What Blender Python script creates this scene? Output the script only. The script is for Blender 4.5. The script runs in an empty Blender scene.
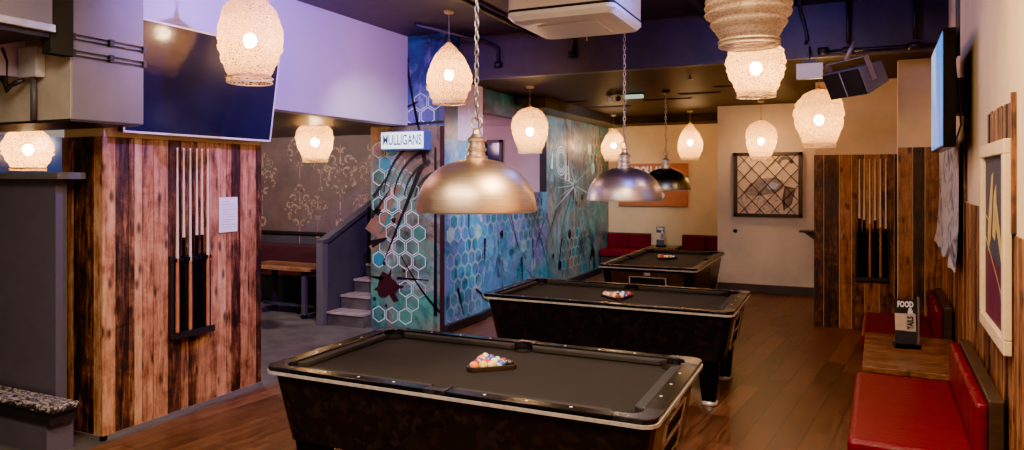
import bpy, math, random
from math import pi, sin, cos, radians, atan, sqrt
from mathutils import Vector, Matrix, noise as mnoise
random.seed(11)
SC = bpy.context.scene
COL = SC.collection
H = 1.82                       # camera height
CEIL, LOWC = 3.54, 3.02        # high and low ceiling

# ------------------------------------------------------------------ materials
def new_mat(name):
    m = bpy.data.materials.new(name); m.use_nodes = True
    nt = m.node_tree; nt.nodes.clear()
    out = nt.nodes.new('ShaderNodeOutputMaterial')
    return m, nt, out
def N(nt, typ, **kw):
    n = nt.nodes.new('ShaderNode' + typ)
    for k, v in kw.items():
        if k in n.inputs.keys(): n.inputs[k].default_value = v
        else: setattr(n, k, v)
    return n
def L(nt, a, b): nt.links.new(a, b)
def rgba(c): return (c[0], c[1], c[2], 1)
def ramp(nt, fac, stops, interp='LINEAR'):
    r = N(nt, 'ValToRGB'); cr = r.color_ramp; cr.interpolation = interp
    while len(cr.elements) < len(stops): cr.elements.new(0.5)
    for e, (p, c) in zip(cr.elements, stops): e.position = p; e.color = rgba(c)
    L(nt, fac, r.inputs['Fac']); return r.outputs['Color']
def coords(nt, scale=(1, 1, 1), rot=(0, 0, 0), kind='Object', loc=(0, 0, 0)):
    t = N(nt, 'TexCoord'); m = N(nt, 'Mapping')
    m.inputs['Scale'].default_value = scale; m.inputs['Rotation'].default_value = rot
    m.inputs['Location'].default_value = loc
    L(nt, t.outputs[kind], m.inputs['Vector']); return m.outputs['Vector']
def noise_n(nt, vec, scale=5, detail=4, rough=.6, dist=0):
    n = N(nt, 'TexNoise'); n.inputs['Scale'].default_value = scale; n.inputs['Detail'].default_value = detail
    n.inputs['Roughness'].default_value = rough; n.inputs['Distortion'].default_value = dist
    L(nt, vec, n.inputs['Vector']); return n.outputs['Fac']
def mixc(nt, fac, a, b, mode='MIX'):
    m = N(nt, 'Mix', data_type='RGBA', blend_type=mode)
    for v, i in ((fac, 0), (a, 6), (b, 7)):
        if hasattr(v, 'is_linked'): L(nt, v, m.inputs[i])
        else: m.inputs[i].default_value = v if i == 0 else rgba(v)
    return m.outputs[2]
def math_n(nt, op, a, b=0.0, clamp=False):
    m = N(nt, 'Math', operation=op); m.use_clamp = clamp
    for v, i in ((a, 0), (b, 1)):
        if hasattr(v, 'is_linked'): L(nt, v, m.inputs[i])
        else: m.inputs[i].default_value = v
    return m.outputs[0]
def bump(nt, h, strength=.3, dist=.01):
    b = N(nt, 'Bump'); b.inputs['Strength'].default_value = strength; b.inputs['Distance'].default_value = dist
    L(nt, h, b.inputs['Height']); return b.outputs['Normal']
def plain(name, c, rough=.5, metal=0, var=.15, scale=8, bmp=0, emit=None, es=1, coat=0, stretch=(1, 1, 1), spec=.5):
    m, nt, out = new_mat(name); p = N(nt, 'BsdfPrincipled'); L(nt, p.outputs[0], out.inputs[0])
    v = coords(nt, stretch); f = noise_n(nt, v, scale)
    lo = tuple(x * (1 - var) for x in c); hi = tuple(min(1, x * (1 + var)) for x in c)
    L(nt, ramp(nt, f, [(.3, lo), (.7, hi)]), p.inputs['Base Color'])
    p.inputs['Roughness'].default_value = rough; p.inputs['Metallic'].default_value = metal
    p.inputs['Coat Weight'].default_value = coat; p.inputs['Specular IOR Level'].default_value = spec
    if emit: p.inputs['Emission Color'].default_value = rgba(emit); p.inputs['Emission Strength'].default_value = es
    if bmp: L(nt, bump(nt, f, bmp), p.inputs['Normal'])
    return m
def emis(name, c, s):
    m, nt, out = new_mat(name); e = N(nt, 'Emission'); e.inputs[0].default_value = rgba(c); e.inputs[1].default_value = s
    L(nt, e.outputs[0], out.inputs[0]); return m
def plank_wood(name, stops, rough=.55, grain=(9, 9, .9), light=1.0):
    """reclaimed planks: every plank carries its own random value in the attribute Col"""
    m, nt, out = new_mat(name); p = N(nt, 'BsdfPrincipled'); L(nt, p.outputs[0], out.inputs[0])
    at = N(nt, 'Attribute'); at.attribute_name = 'Col'
    sep = N(nt, 'SeparateColor'); L(nt, at.outputs['Color'], sep.inputs[0])
    tc = N(nt, 'TexCoord'); mp = N(nt, 'Mapping'); mp.inputs['Scale'].default_value = grain
    L(nt, tc.outputs['Object'], mp.inputs['Vector'])
    off = N(nt, 'VectorMath', operation='SCALE'); L(nt, at.outputs['Color'], off.inputs[0]); off.inputs['Scale'].default_value = 37
    add = N(nt, 'VectorMath', operation='ADD'); L(nt, mp.outputs[0], add.inputs[0]); L(nt, off.outputs[0], add.inputs[1])
    g = noise_n(nt, add.outputs[0], 3.2, 7, .68, .8)
    g2 = noise_n(nt, add.outputs[0], 1.1, 3, .55, 2.0)
    f = math_n(nt, 'ADD', math_n(nt, 'MULTIPLY', g, .55), math_n(nt, 'MULTIPLY', sep.outputs[0], .54))
    f = math_n(nt, 'ADD', f, math_n(nt, 'MULTIPLY', math_n(nt, 'SUBTRACT', g2, .5), .75))
    bl = noise_n(nt, tc.outputs['Object'], 4.5, 6, .7, 1.0)
    f = math_n(nt, 'ADD', f, math_n(nt, 'MULTIPLY', math_n(nt, 'SUBTRACT', bl, .5), .85))
    sw = noise_n(nt, add.outputs[0], 9, 5, .75, .3)
    f = math_n(nt, 'ADD', f, math_n(nt, 'MULTIPLY', math_n(nt, 'SUBTRACT', sw, .5), .60))
    c = ramp(nt, f, stops)
    kn = N(nt, 'TexVoronoi'); kn.inputs['Scale'].default_value = 1.1; L(nt, add.outputs[0], kn.inputs['Vector'])
    kf = ramp(nt, kn.outputs['Distance'], [(.04, (1, 1, 1)), (.16, (0, 0, 0))])
    c = mixc(nt, math_n(nt, 'MULTIPLY', kf, .8), c, (.012, .006, .004))
    v2 = N(nt, 'TexVoronoi'); v2.inputs['Scale'].default_value = 1; m2 = N(nt, 'Mapping'); m2.inputs['Scale'].default_value = (11, 11, 4.5); L(nt, tc.outputs['Object'], m2.inputs['Vector'])
    a2 = N(nt, 'VectorMath', operation='ADD'); L(nt, m2.outputs[0], a2.inputs[0]); L(nt, off.outputs[0], a2.inputs[1]); L(nt, a2.outputs[0], v2.inputs['Vector'])
    c = mixc(nt, math_n(nt, 'MULTIPLY', ramp(nt, v2.outputs['Distance'], [(.10, (1, 1, 1)), (.27, (0, 0, 0))]), .85), c, (.014, .006, .004))
    L(nt, c, p.inputs['Base Color']); p.inputs['Roughness'].default_value = rough
    L(nt, bump(nt, g, .35, .006), p.inputs['Normal'])
    return m
M = {}
M['wood_pale'] = plank_wood('reclaimed_wood_pale', [(.20, (.010, .005, .004)), (.38, (.09, .032, .014)), (.55, (.30, .110, .045)), (.74, (.52, .245, .11)), (.97, (.64, .38, .21))])
M['wood_dark'] = plank_wood('reclaimed_wood_dark', [(.20, (.009, .004, .002)), (.40, (.060, .019, .006)), (.56, (.19, .064, .018)), (.76, (.33, .115, .034)), (1, (.46, .21, .08))])
M['wood_table'] = plank_wood('rustic_table_wood', [(.2, (.03, .012, .006)), (.5, (.12, .045, .018)), (.75, (.24, .10, .042)), (1, (.36, .18, .09))], .3, (2, 9, 9))
M['plaster_cream'] = plain('cream_plaster', (.76, .55, .31), .8, var=.14, scale=1.6, bmp=.08)
M['plaster_white'] = plain('aged_white_plaster', (.64, .55, .43), .75, var=.16, scale=1.3, bmp=.08)
M['plaster_yellow'] = plain('warm_plaster', (.72, .54, .30), .8, var=.12, scale=1.5)
M['lilac_wall'] = plain('lilac_painted_wall', (.50, .42, .58), .6, var=.06, scale=1.0)
M['pink_wall'] = plain('pink_wall', (.48, .36, .40), .7, var=.08, scale=1.5)
M['grey_paint'] = plain('charcoal_paint', (.060, .056, .066), .5, var=.12, scale=3)
M['navy_paint'] = plain('navy_black_paint', (.030, .027, .042), .5, var=.35, scale=2.4)
M['black_paint'] = plain('black_paint', (.014, .014, .016), .45, var=.2)
M['black_gloss'] = plain('black_gloss', (.005, .005, .006), .22, var=.3, spec=.10, scale=20)
M['black_matte'] = plain('black_matte', (.008, .008, .008), .85)
M['chrome'] = plain('worn_chrome', (.72, .66, .60), .26, .55, var=.25, scale=30)
M['cap_metal'] = plain('blackened_pocket_cap', (.018, .017, .024), .24, .3, var=.7, scale=25)
M['steel'] = plain('galvanised_steel', (.34, .31, .33), .42, .75, var=.1, scale=5)
M['duct_metal'] = plain('painted_duct', (.19, .17, .185), .42, .25, var=.1, scale=3)
M['duct_tan'] = plain('tan_duct', (.46, .37, .27), .5, .1, var=.15, scale=5)
M['white_plastic'] = plain('white_plastic', (.78, .72, .66), .4, var=.04)
M['white_paper'] = plain('white_paper', (.82, .80, .80), .7, var=.04)
M['red_leather'] = None
M['maple'] = plain('cue_maple', (.72, .55, .36), .35, var=.12, scale=10, stretch=(6, 6, 1))
M['mahog'] = plain('cue_mahogany', (.42, .15, .065), .3, var=.3, scale=10, stretch=(6, 6, 1))
M['cream_frame'] = plain('cream_painted_wood', (.76, .56, .31), .45, var=.08, scale=12)
M['dark_wood'] = plain('dark_stained_wood', (.035, .022, .015), .35, var=.4, scale=6, stretch=(1, 1, 8))
M['brass'] = plain('brushed_brass', (.66, .47, .32), .40, 1, var=.16, scale=7, stretch=(1, 1, 30))
M['dome_silver_reflect'] = plain('dome_metal_silver_reflection', (.58, .50, .50), .38, 1, var=.16, scale=7, stretch=(1, 1, 30))  # dome metal again, silvery reflections put into the colour
M['dome_green_reflect'] = plain('dome_metal_green_reflection', (.22, .23, .20), .32, 1, var=.2, scale=7)  # dome metal again, dark green reflections put into the colour
M['chain'] = plain('steel_chain', (.45, .42, .44), .32, 1, var=.2)
M['bulb'] = emis('warm_bulb', (1, .64, .32), 240)
M['bulb_dim'] = plain('unlit_bulb', (.7, .62, .5), .2)
M['pool_bulb'] = emis('pool_light_bulb', (1, .78, .55), 60)

def leather(name, c):
    m, nt, out = new_mat(name); p = N(nt, 'BsdfPrincipled'); L(nt, p.outputs[0], out.inputs[0])
    v = coords(nt, (1.2, 9, 3)); f = noise_n(nt, v, 3, 5, .6, 1.2)
    g = noise_n(nt, coords(nt), 60, 2)
    L(nt, ramp(nt, f, [(.3, tuple(x * .75 for x in c)), (.7, c)]), p.inputs['Base Color'])
    p.inputs['Roughness'].default_value = .36; p.inputs['Specular IOR Level'].default_value = .25
    L(nt, bump(nt, math_n(nt, 'ADD', f, math_n(nt, 'MULTIPLY', g, .15)), .35, .02), p.inputs['Normal']); return m
M['red_leather'] = leather('red_leather', (.135, .0006, .009))
M['brown_leather'] = leather('oxblood_leather', (.07, .030, .032))

def cloth_mat():
    m, nt, out = new_mat('charcoal_pool_cloth'); p = N(nt, 'BsdfPrincipled'); L(nt, p.outputs[0], out.inputs[0])
    f = noise_n(nt, coords(nt), 3.0, 3); g = noise_n(nt, coords(nt), 160, 2)
    L(nt, ramp(nt, f, [(.3, (.0085, .0071, .0068)), (.7, (.0120, .0100, .0096))]), p.inputs['Base Color'])
    p.inputs['Roughness'].default_value = .9; p.inputs['Sheen Weight'].default_value = .03; p.inputs['Specular IOR Level'].default_value = .2
    L(nt, bump(nt, g, .08, .002), p.inputs['Normal']); return m
M['cloth'] = cloth_mat()
def cabinet_mat():
    m, nt, out = new_mat('speckled_black_laminate'); p = N(nt, 'BsdfPrincipled'); L(nt, p.outputs[0], out.inputs[0])
    v = N(nt, 'TexVoronoi'); v.inputs['Scale'].default_value = 26; L(nt, coords(nt), v.inputs['Vector'])
    sep = N(nt, 'SeparateColor'); L(nt, v.outputs['Color'], sep.inputs[0])
    L(nt, ramp(nt, sep.outputs[0], [(.0, (.006, .005, .005)), (.6, (.008, .0065, .0065)), (1, (.018, .014, .014))]), p.inputs['Base Color'])
    p.inputs['Roughness'].default_value = .34; p.inputs['Specular IOR Level'].default_value = .3; return m
M['cabinet'] = cabinet_mat()
def end_panel_mat():
    return plain('bronze_end_panel', (.10, .062, .040), .25, .4, var=.35, scale=6)
M['end_panel'] = end_panel_mat()

def floor_wood():
    m, nt, out = new_mat('floor_planks'); p = N(nt, 'BsdfPrincipled'); L(nt, p.outputs[0], out.inputs[0])
    v = coords(nt, (1, 1, 1), (0, 0, radians(90 + 7)))
    b = N(nt, 'TexBrick', offset=.37, offset_frequency=2); L(nt, v, b.inputs['Vector'])
    b.inputs['Color1'].default_value = (0, 0, 0, 1); b.inputs['Color2'].default_value = (1, 1, 1, 1); b.inputs['Mortar'].default_value = (.5, .5, .5, 1)
    b.inputs['Scale'].default_value = 1; b.inputs['Mortar Size'].default_value = .005; b.inputs['Brick Width'].default_value = .92
    b.inputs['Row Height'].default_value = .18; b.inputs['Bias'].default_value = 0
    sep = N(nt, 'SeparateColor'); L(nt, b.outputs['Color'], sep.inputs[0])
    vv = N(nt, 'VectorMath', operation='MULTIPLY'); L(nt, v, vv.inputs[0]); vv.inputs[1].default_value = (1.3, 9, 1)
    off = N(nt, 'VectorMath', operation='SCALE'); L(nt, b.outputs['Color'], off.inputs[0]); off.inputs['Scale'].default_value = 41
    ad = N(nt, 'VectorMath', operation='ADD'); L(nt, vv.outputs[0], ad.inputs[0]); L(nt, off.outputs[0], ad.inputs[1])
    g = noise_n(nt, ad.outputs[0], 2.4, 7, .66, 1.2)
    f = math_n(nt, 'ADD', math_n(nt, 'MULTIPLY', g, .75), math_n(nt, 'ADD', math_n(nt, 'MULTIPLY', sep.outputs[0], .20), .04))
    c = ramp(nt, f, [(.28, (.016, .006, .003)), (.45, (.068, .025, .011)), (.60, (.155, .056, .024)), (.80, (.33, .145, .068))])
    c = mixc(nt, math_n(nt, 'MULTIPLY', b.outputs['Fac'], .8), c, (.015, .007, .004))
    big = noise_n(nt, coords(nt), .9, 3)
    c = mixc(nt, math_n(nt, 'MULTIPLY', big, .35), c, (.10, .065, .045))
    L(nt, c, p.inputs['Base Color'])
    L(nt, ramp(nt, g, [(.3, (.30,) * 3), (.8, (.52,) * 3)]), p.inputs['Roughness'])
    L(nt, bump(nt, math_n(nt, 'SUBTRACT', math_n(nt, 'MULTIPLY', g, .3), b.outputs['Fac']), .25, .004), p.inputs['Normal'])
    return m
M['floor_wood'] = floor_wood()
M['floor_stone'] = plain('worn_grey_floor', (.085, .075, .068), .45, var=.5, scale=4, bmp=.15)

def ceiling_mat():
    m, nt, out = new_mat('dark_ceiling'); p = N(nt, 'BsdfPrincipled'); L(nt, p.outputs[0], out.inputs[0])
    f = noise_n(nt, coords(nt, (1, 1, 1)), 1.5, 6, .65)
    g = noise_n(nt, coords(nt, (1.5, .6, 1)), 1.2, 6, .75, .6)
    c = ramp(nt, f, [(.3, (.020, .018, .030)), (.7, (.050, .045, .062))])
    s = ramp(nt, g, [(.60, (0, 0, 0)), (.67, (1, 1, 1))])
    c = mixc(nt, math_n(nt, 'MULTIPLY', s, .65), c, (.10, .065, .055))
    L(nt, c, p.inputs['Base Color']); p.inputs['Roughness'].default_value = .55
    L(nt, bump(nt, g, .3, .02), p.inputs['Normal']); return m
M['ceiling'] = ceiling_mat()
M['low_ceiling'] = plain('low_ceiling_satin', (.018, .016, .017), .55, var=.3, scale=1.5, spec=.14)

def shade_mat(name, c, cover, glow=0.0):
    """woven wire shade: open mesh of wires with fabric-like glow from the bulb inside"""
    m, nt, out = new_mat(name)
    v = coords(nt, (1, 1, 1.7))
    vo = N(nt, 'TexVoronoi', feature='DISTANCE_TO_EDGE'); vo.inputs['Scale'].default_value = 38; L(nt, v, vo.inputs['Vector'])
    nz = noise_n(nt, coords(nt, (2, 2, 26)), 2.2, 4, .7, .4)
    wires = ramp(nt, math_n(nt, 'ADD', vo.outputs['Distance'], math_n(nt, 'MULTIPLY', math_n(nt, 'SUBTRACT', nz, .5), .25)), [(.05, (1, 1, 1)), (.16, (0, 0, 0))])
    cov = math_n(nt, 'ADD', math_n(nt, 'MULTIPLY', wires, 1 - cover), cover)
    d = N(nt, 'BsdfDiffuse'); d.inputs[0].default_value = rgba(c)
    t = N(nt, 'BsdfTranslucent'); t.inputs[0].default_value = rgba(tuple(min(1, x * 1.15) for x in c))
    a = N(nt, 'MixShader'); a.inputs[0].default_value = .62; L(nt, d.outputs[0], a.inputs[1]); L(nt, t.outputs[0], a.inputs[2])
    tr = N(nt, 'BsdfTransparent'); b = N(nt, 'MixShader'); L(nt, cov, b.inputs[0]); L(nt, tr.outputs[0], b.inputs[1]); L(nt, a.outputs[0], b.inputs[2])
    L(nt, b.outputs[0], out.inputs[0]); return m
M['shade'] = shade_mat('woven_wire_shade', (.60, .37, .14), .30)
M['shade_far'] = M['shade']
M['shade_dull'] = shade_mat('unlit_woven_shade', (.42, .31, .19), .55)

def screen_mat(name, stops, es, rough=.12, horiz=(0, 0, 1)):
    m, nt, out = new_mat(name); p = N(nt, 'BsdfPrincipled'); L(nt, p.outputs[0], out.inputs[0])
    f = noise_n(nt, coords(nt, (1, 1, 1)), 1.1, 2, .5, .5)
    c = ramp(nt, f, stops)
    p.inputs['Base Color'].default_value = (.006, .006, .010, 1); p.inputs['Roughness'].default_value = rough
    L(nt, c, p.inputs['Emission Color']); p.inputs['Emission Strength'].default_value = es; return m
M['tv_off'] = screen_mat('dark_glass_blue_sheen', [(.35, (.004, .006, .04)), (.65, (.015, .02, .14))], .35, rough=.16)  # screen is off; its blue reflection is painted in as faint emission
M['tv_on'] = screen_mat('bright_tv_picture', [(.35, (.02, .14, .75)), (.55, (.10, .32, .85)), (.7, (.45, .60, .9))], 1.0)

# ------------------------------------------------------------------ mesh building
class MB:
    def __init__(s, T=None): s.v = []; s.f = []; s.m = []; s.c = []; s.sm = []; s.T = T; s.mi = 0; s.col = 0.5; s.smooth = False; s.hascol = False
    def add(s, pts, faces, mi=None, smooth=None):
        b = len(s.v)
        for p in pts:
            q = s.T(p) if s.T else p
            s.v.append((q[0], q[1], q[2]))
        for f in faces:
            s.f.append([i + b for i in f]); s.m.append(s.mi if mi is None else mi); s.c.append(s.col); s.sm.append(s.smooth if smooth is None else smooth)
    def box(s, x0, x1, y0, y1, z0, z1, mi=None):
        s.add([(x0, y0, z0), (x1, y0, z0), (x1, y1, z0), (x0, y1, z0), (x0, y0, z1), (x1, y0, z1), (x1, y1, z1), (x0, y1, z1)],
              [(0, 3, 2, 1), (4, 5, 6, 7), (0, 1, 5, 4), (1, 2, 6, 5), (2, 3, 7, 6), (3, 0, 4, 7)], mi)
    def quad(s, a, b, c, d, mi=None): s.add([a, b, c, d], [(0, 1, 2, 3)], mi)
    def prism(s, poly, z0, z1, mi=None, poly2=None):
        n = len(poly); q = poly2 or poly
        s.add([(x, y, z0) for x, y in poly] + [(x, y, z1) for x, y in q],
              [tuple(range(n - 1, -1, -1)), tuple(range(n, 2 * n))] + [(i, (i + 1) % n, n + (i + 1) % n, n + i) for i in range(n)], mi)
    def loft(s, rings, cap0=True, cap1=True, mi=None, smooth=None):
        n = len(rings[0]); pts = [p for r in rings for p in r]; fs = []
        for k in range(len(rings) - 1):
            for i in range(n): fs.append((k * n + i, k * n + (i + 1) % n, (k + 1) * n + (i + 1) % n, (k + 1) * n + i))
        s.add(pts, fs, mi, smooth)
        b = len(s.v) - len(pts)
        if cap0: s.f.append([b + i for i in range(n - 1, -1, -1)]); s.m.append(s.mi if mi is None else mi); s.c.append(s.col); s.sm.append(False)
        if cap1: s.f.append([b + len(pts) - n + i for i in range(n)]); s.m.append(s.mi if mi is None else mi); s.c.append(s.col); s.sm.append(False)
    def lathe(s, prof, c=(0, 0, 0), n=24, mi=None, cap0=False, cap1=False):
        s.loft([[(c[0] + r * cos(2 * pi * i / n), c[1] + r * sin(2 * pi * i / n), c[2] + z) for i in range(n)] for r, z in prof], cap0, cap1, mi, True)
    def hard(s, prof, c=(0, 0, 0), n=24, mi=None):
        for a, b in zip(prof, prof[1:]): s.lathe([a, b], c, n, mi)
    def tube(s, pts, r, n=8, mi=None, closed=False, r1=None):
        P = [Vector(p) for p in pts]; rings = []
        up = None
        for i, p in enumerate(P):
            a = P[i - 1] if (i > 0 or closed) else p; b = P[(i + 1) % len(P)] if (i < len(P) - 1 or closed) else p
            d = (b - a).normalized()
            if up is None: up = Vector((0, 0, 1)) if abs(d.z) < .9 else Vector((1, 0, 0))
            u = d.cross(up)
            if u.length < 1e-4: u = d.cross(Vector((0, 1, 0)))
            u.normalize(); w = u.cross(d).normalized(); up = w
            rr = r if r1 is None else r + (r1 - r) * i / (len(P) - 1)
            rings.append([tuple(p + u * rr * cos(2 * pi * k / n) + w * rr * sin(2 * pi * k / n)) for k in range(n)])
        if closed:
            rings.append(rings[0]); s.loft(rings, False, False, mi, True)
        else: s.loft(rings, True, True, mi, True)
    def sphere(s, c, r, n=16, k=10, mi=None, sz=1):
        s.lathe([(max(1e-4, r * sin(pi * j / k)), -r * sz * cos(pi * j / k)) for j in range(k + 1)], c, n, mi)
    def build(s, name, mats, parent=None, bevel=0, seg=2, loc=None):
        me = bpy.data.meshes.new(name); me.from_pydata(s.v, [], s.f)
        if not isinstance(mats, (list, tuple)): mats = [mats]
        for m in mats: me.materials.append(m)
        me.polygons.foreach_set('material_index', s.m); me.polygons.foreach_set('use_smooth', s.sm)
        at = me.color_attributes.new('Col', 'FLOAT_COLOR', 'CORNER')
        buf = []
        for f, c in zip(s.f, s.c):
            c3 = (c, (c * 7.31) % 1, (c * 3.77) % 1, 1)
            for _ in f: buf.extend(c3)
        at.data.foreach_set('color', buf)
        me.update(); me.validate()
        o = bpy.data.objects.new(name, me); COL.objects.link(o)
        if parent: o.parent = parent
        if loc: o.location = loc
        if bevel:
            b = o.modifiers.new('bevel', 'BEVEL'); b.width = bevel; b.segments = seg; b.limit_method = 'ANGLE'; b.angle_limit = radians(40)
            b.harden_normals = False
        return o
def thing(name, label, cat, loc=(0, 0, 0), rz=0, group=None):
    o = bpy.data.objects.new(name, None); COL.objects.link(o); o.empty_display_size = .1
    o.location = loc; o.rotation_euler = (0, 0, rz); tag(o, label, cat, group); return o
def tag(o, label, cat, group=None):
    o['label'] = label; o['category'] = cat
    if group: o['group'] = group
    return o
def struct(o): o['kind'] = 'structure'; return o
def dup(root, loc, rz=None, label=None):
    r = root.copy(); COL.objects.link(r); r.location = loc
    if rz is not None: r.rotation_euler = (0, 0, rz)
    if label: r['label'] = label
    for ch in list(root.children):
        c = ch.copy(); COL.objects.link(c); c.parent = r
        for g in list(ch.children):
            d = g.copy(); COL.objects.link(d); d.parent = c
    return r
def text_mesh(mb, s, size, mapf, mi=None, align='CENTER', narrow=1.0, bold=0):
    """letters as flat faces; mapf turns (u, v) into a point"""
    cu = bpy.data.curves.new('letters', 'FONT'); cu.body = s; cu.size = size; cu.align_x = align; cu.align_y = 'CENTER'
    cu.resolution_u = 3; cu.offset = bold
    o = bpy.data.objects.new('letters', cu); COL.objects.link(o)
    dg = bpy.context.evaluated_depsgraph_get(); me = o.evaluated_get(dg).to_mesh()
    pts = [mapf(v.co.x * narrow, v.co.y) for v in me.vertices]; fs = [tuple(p.vertices) for p in me.polygons]
    o.evaluated_get(dg).to_mesh_clear(); bpy.data.objects.remove(o); bpy.data.curves.remove(cu)
    mb.add(pts, fs, mi)
def rrect(x, y, r, n=5):
    """rounded rectangle, half sizes x and y"""
    out = []
    for cx, cy, a0 in ((x - r, y - r, 0), (-x + r, y - r, 90), (-x + r, -y + r, 180), (x - r, -y + r, 270)):
        for k in range(n + 1):
            a = radians(a0 + 90 * k / n); out.append((cx + r * cos(a), cy + r * sin(a)))
    return out

# ------------------------------------------------------------------ room shell
def sbox(name, x0, x1, y0, y1, z0, z1, mat):
    mb = MB(); mb.box(x0, x1, y0, y1, z0, z1); return struct(mb.build(name, mat))
mb = MB(); mb.box(-4.60, 3.0, -2.5, 14.2, -.1, 0); struct(mb.build('floor', M['floor_wood']))
mb = MB(); mb.box(-10, -4.60, -2.5, 14.2, -.1, 0); struct(mb.build('floor_grey', M['floor_stone']))
sbox('ceiling', -10, 3.0, -2.5, 7.72, CEIL, CEIL + .1, M['ceiling'])
sbox('ceiling_low', -4.45, 3.0, 7.72, 14.2, LOWC, LOWC + .1, M['low_ceiling'])
sbox('wall_bulkhead', -4.22, 3.0, 7.62, 7.72, LOWC, CEIL, M['navy_paint'])
sbox('wall_back', -1.85, 3.0, 12.1, 12.2, 0, LOWC, M['plaster_white'])
sbox('wall_return', -1.85, -1.75, 12.2, 14.0, 0, LOWC, M['plaster_white'])
sbox('wall_far', -4.4, -1.75, 13.95, 14.05, 0, LOWC, M['plaster_yellow'])
sbox('baseboard_back', -1.85, -.3, 12.05, 12.1, 0, .13, M['grey_paint'])
# low ceiling dropped lining along the left, a step in the soffit
sbox('trim_soffit', -4.4, -3.9, 9.6, 13.95, 2.86, LOWC, M['black_paint'])
sbox('trim_beam', -4.4, -1.85, 13.3, 13.95, 2.88, LOWC, M['low_ceiling'])
# left: lilac upstand wall over the left bay, pillar, wallpapered wall
sbox('wall_lilac', -4.95, -4.75, .6, 7.3, 2.47, CEIL, M['lilac_wall'])
sbox('ceiling_left_bay', -10, -4.95, .6, 8.7, 2.47, 2.55, M['black_paint'])
sbox('wall_left', -9.1, -9.0, .6, 8.7, 0, 2.47, M['grey_paint'])
sbox('wall_pillar', -5.29, -4.24, 7.30, 8.28, 0, CEIL, M['navy_paint']); sbox('wall_pillar_back', -5.29, -5.0, 8.28, 8.70, 0, CEIL, M['navy_paint'])
# mural wall with opening
def mural_wall():
    x0, x1 = -4.40, -4.28
    mb = MB(); mb.box(x0, x1, 8.28, 13.95, 0, 1.62); mb.box(x0, x1, 8.28, 10.6, 2.70, LOWC); mb.box(x0, x1, 10.6, 13.95, 1.62, LOWC)
    struct(mb.build('wall_mural', M['navy_paint']))
    sbox('wall_alcove', -6.6, -4.40, 10.6, 10.7, 0, 2.9, M['pink_wall'])
    sbox('wall_alcove_left', -6.7, -6.6, 8.71, 10.7, 0, 2.9, M['pink_wall'])
    sbox('ceiling_alcove', -6.7, -4.40, 8.71, 10.7, 2.70, 2.9, M['pink_wall'])
    sbox('floor_alcove', -6.7, -4.40, 8.71, 10.7, 1.50, 1.60, M['pink_wall'])
    f = MB(); x0, x1, z0, z1 = -5.40, -5.05, 1.95, 2.47
    for a in ((x0, x0 + .05, z0, z1), (x1 - .05, x1, z0, z1), (x0, x1, z0, z0 + .05), (x0, x1, z1 - .05, z1)): f.box(a[0], a[1], 10.55, 10.6, a[2], a[3])
    w = struct(f.build('window_2', M['navy_paint']))
    g = MB(); g.quad((x0, 10.585, z0), (x1, 10.585, z0), (x1, 10.585, z1), (x0, 10.585, z1)); g.build('window_pane', M['tv_off'], w)
mural_wall()

# right wall: runs a little askew, so it is built in its own frame (x = off the wall, y = along it)
RW_O = Vector((.552, 0, 0)); RW_A = -atan(.045)
def rwthing(name, label, cat, y, x=0, z=0, group=None):
    p = Matrix.Rotation(RW_A, 3, 'Z') @ Vector((x, y, z)) + RW_O
    return thing(name, label, cat, p, RW_A, group)
def rwplace(o): o.location = RW_O; o.rotation_euler = (0, 0, RW_A); return o
mb = MB(); mb.box(0, .15, .5, 8.15, 0, CEIL); rwplace(struct(mb.build('wall_right', M['plaster_cream'])))
mb = MB(); mb.box(-.40, 1.0, 8.15, 8.45, 0, LOWC); rwplace(struct(mb.build('wall_right_pier', M['plaster_cream'])))
def planks(mb, s0, s1, z0, z1, put, wmin=.08, wmax=.17, dmax=.008, gap=.005, cmin=0., cmax=1., topvar=0):
    s = s0
    while s < s1 - .02:
        w = min(random.uniform(wmin, wmax), s1 - s)
        if s1 - s - w < .04: w = s1 - s
        mb.col = cmin + (cmax - cmin) * random.random(); d = .004 + random.random() * dmax
        a, b = s + gap / 2, s + w - gap / 2
        zz = z1 - random.random() * topvar
        P = [put(a, 0, z0), put(b, 0, z0), put(b, d, z0), put(a, d, z0), put(a, 0, zz), put(b, 0, zz), put(b, d, zz), put(a, d, zz)]
        mb.add(P, [(0, 3, 2, 1), (4, 5, 6, 7), (0, 1, 5, 4), (1, 2, 6, 5), (2, 3, 7, 6), (3, 0, 4, 7)]); s += w
# wainscot on the right wall
mb = MB()
planks(mb, .6, 3.97, .0, 1.56, lambda s, d, z: (-d, s, z), .05, .09)
planks(mb, 3.97, 4.86, 0, 2.2, lambda s, d, z: (-d, s, z), .05, .09, topvar=.02)
planks(mb, 4.86, 8.14, 0, 1.65, lambda s, d, z: (-d, s, z), .05, .09)
rwplace(struct(mb.build('trim_wainscot', M['wood_dark'])))
mb = MB(); mb.box(-.02, -.001, 6.02, 6.06, 1.66, 2.3); mb.box(-.02, -.001, 3.93, 3.965, 1.57, 2.22); rwplace(struct(mb.build('trim_batten', M['wood_dark'])))
mb = MB(); planks(mb, -.40, -.012, 0, 2.14, lambda s, d, z: (s, 8.15 - d, z), .09, .17); rwplace(struct(mb.build('trim_pier_cladding', M['wood_dark'])))
# clad wall end with the far cue rack
sbox('wall_rack', -.29, 1.3, 9.62, 12.1, 0, LOWC, M['plaster_cream'])
mb = MB(); planks(mb, -.31, 1.2, .0, 2.12, lambda s, d, z: (s, 9.62 - d, z), .10, .18); struct(mb.build('trim_rack_cladding', M['wood_dark']))
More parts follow.
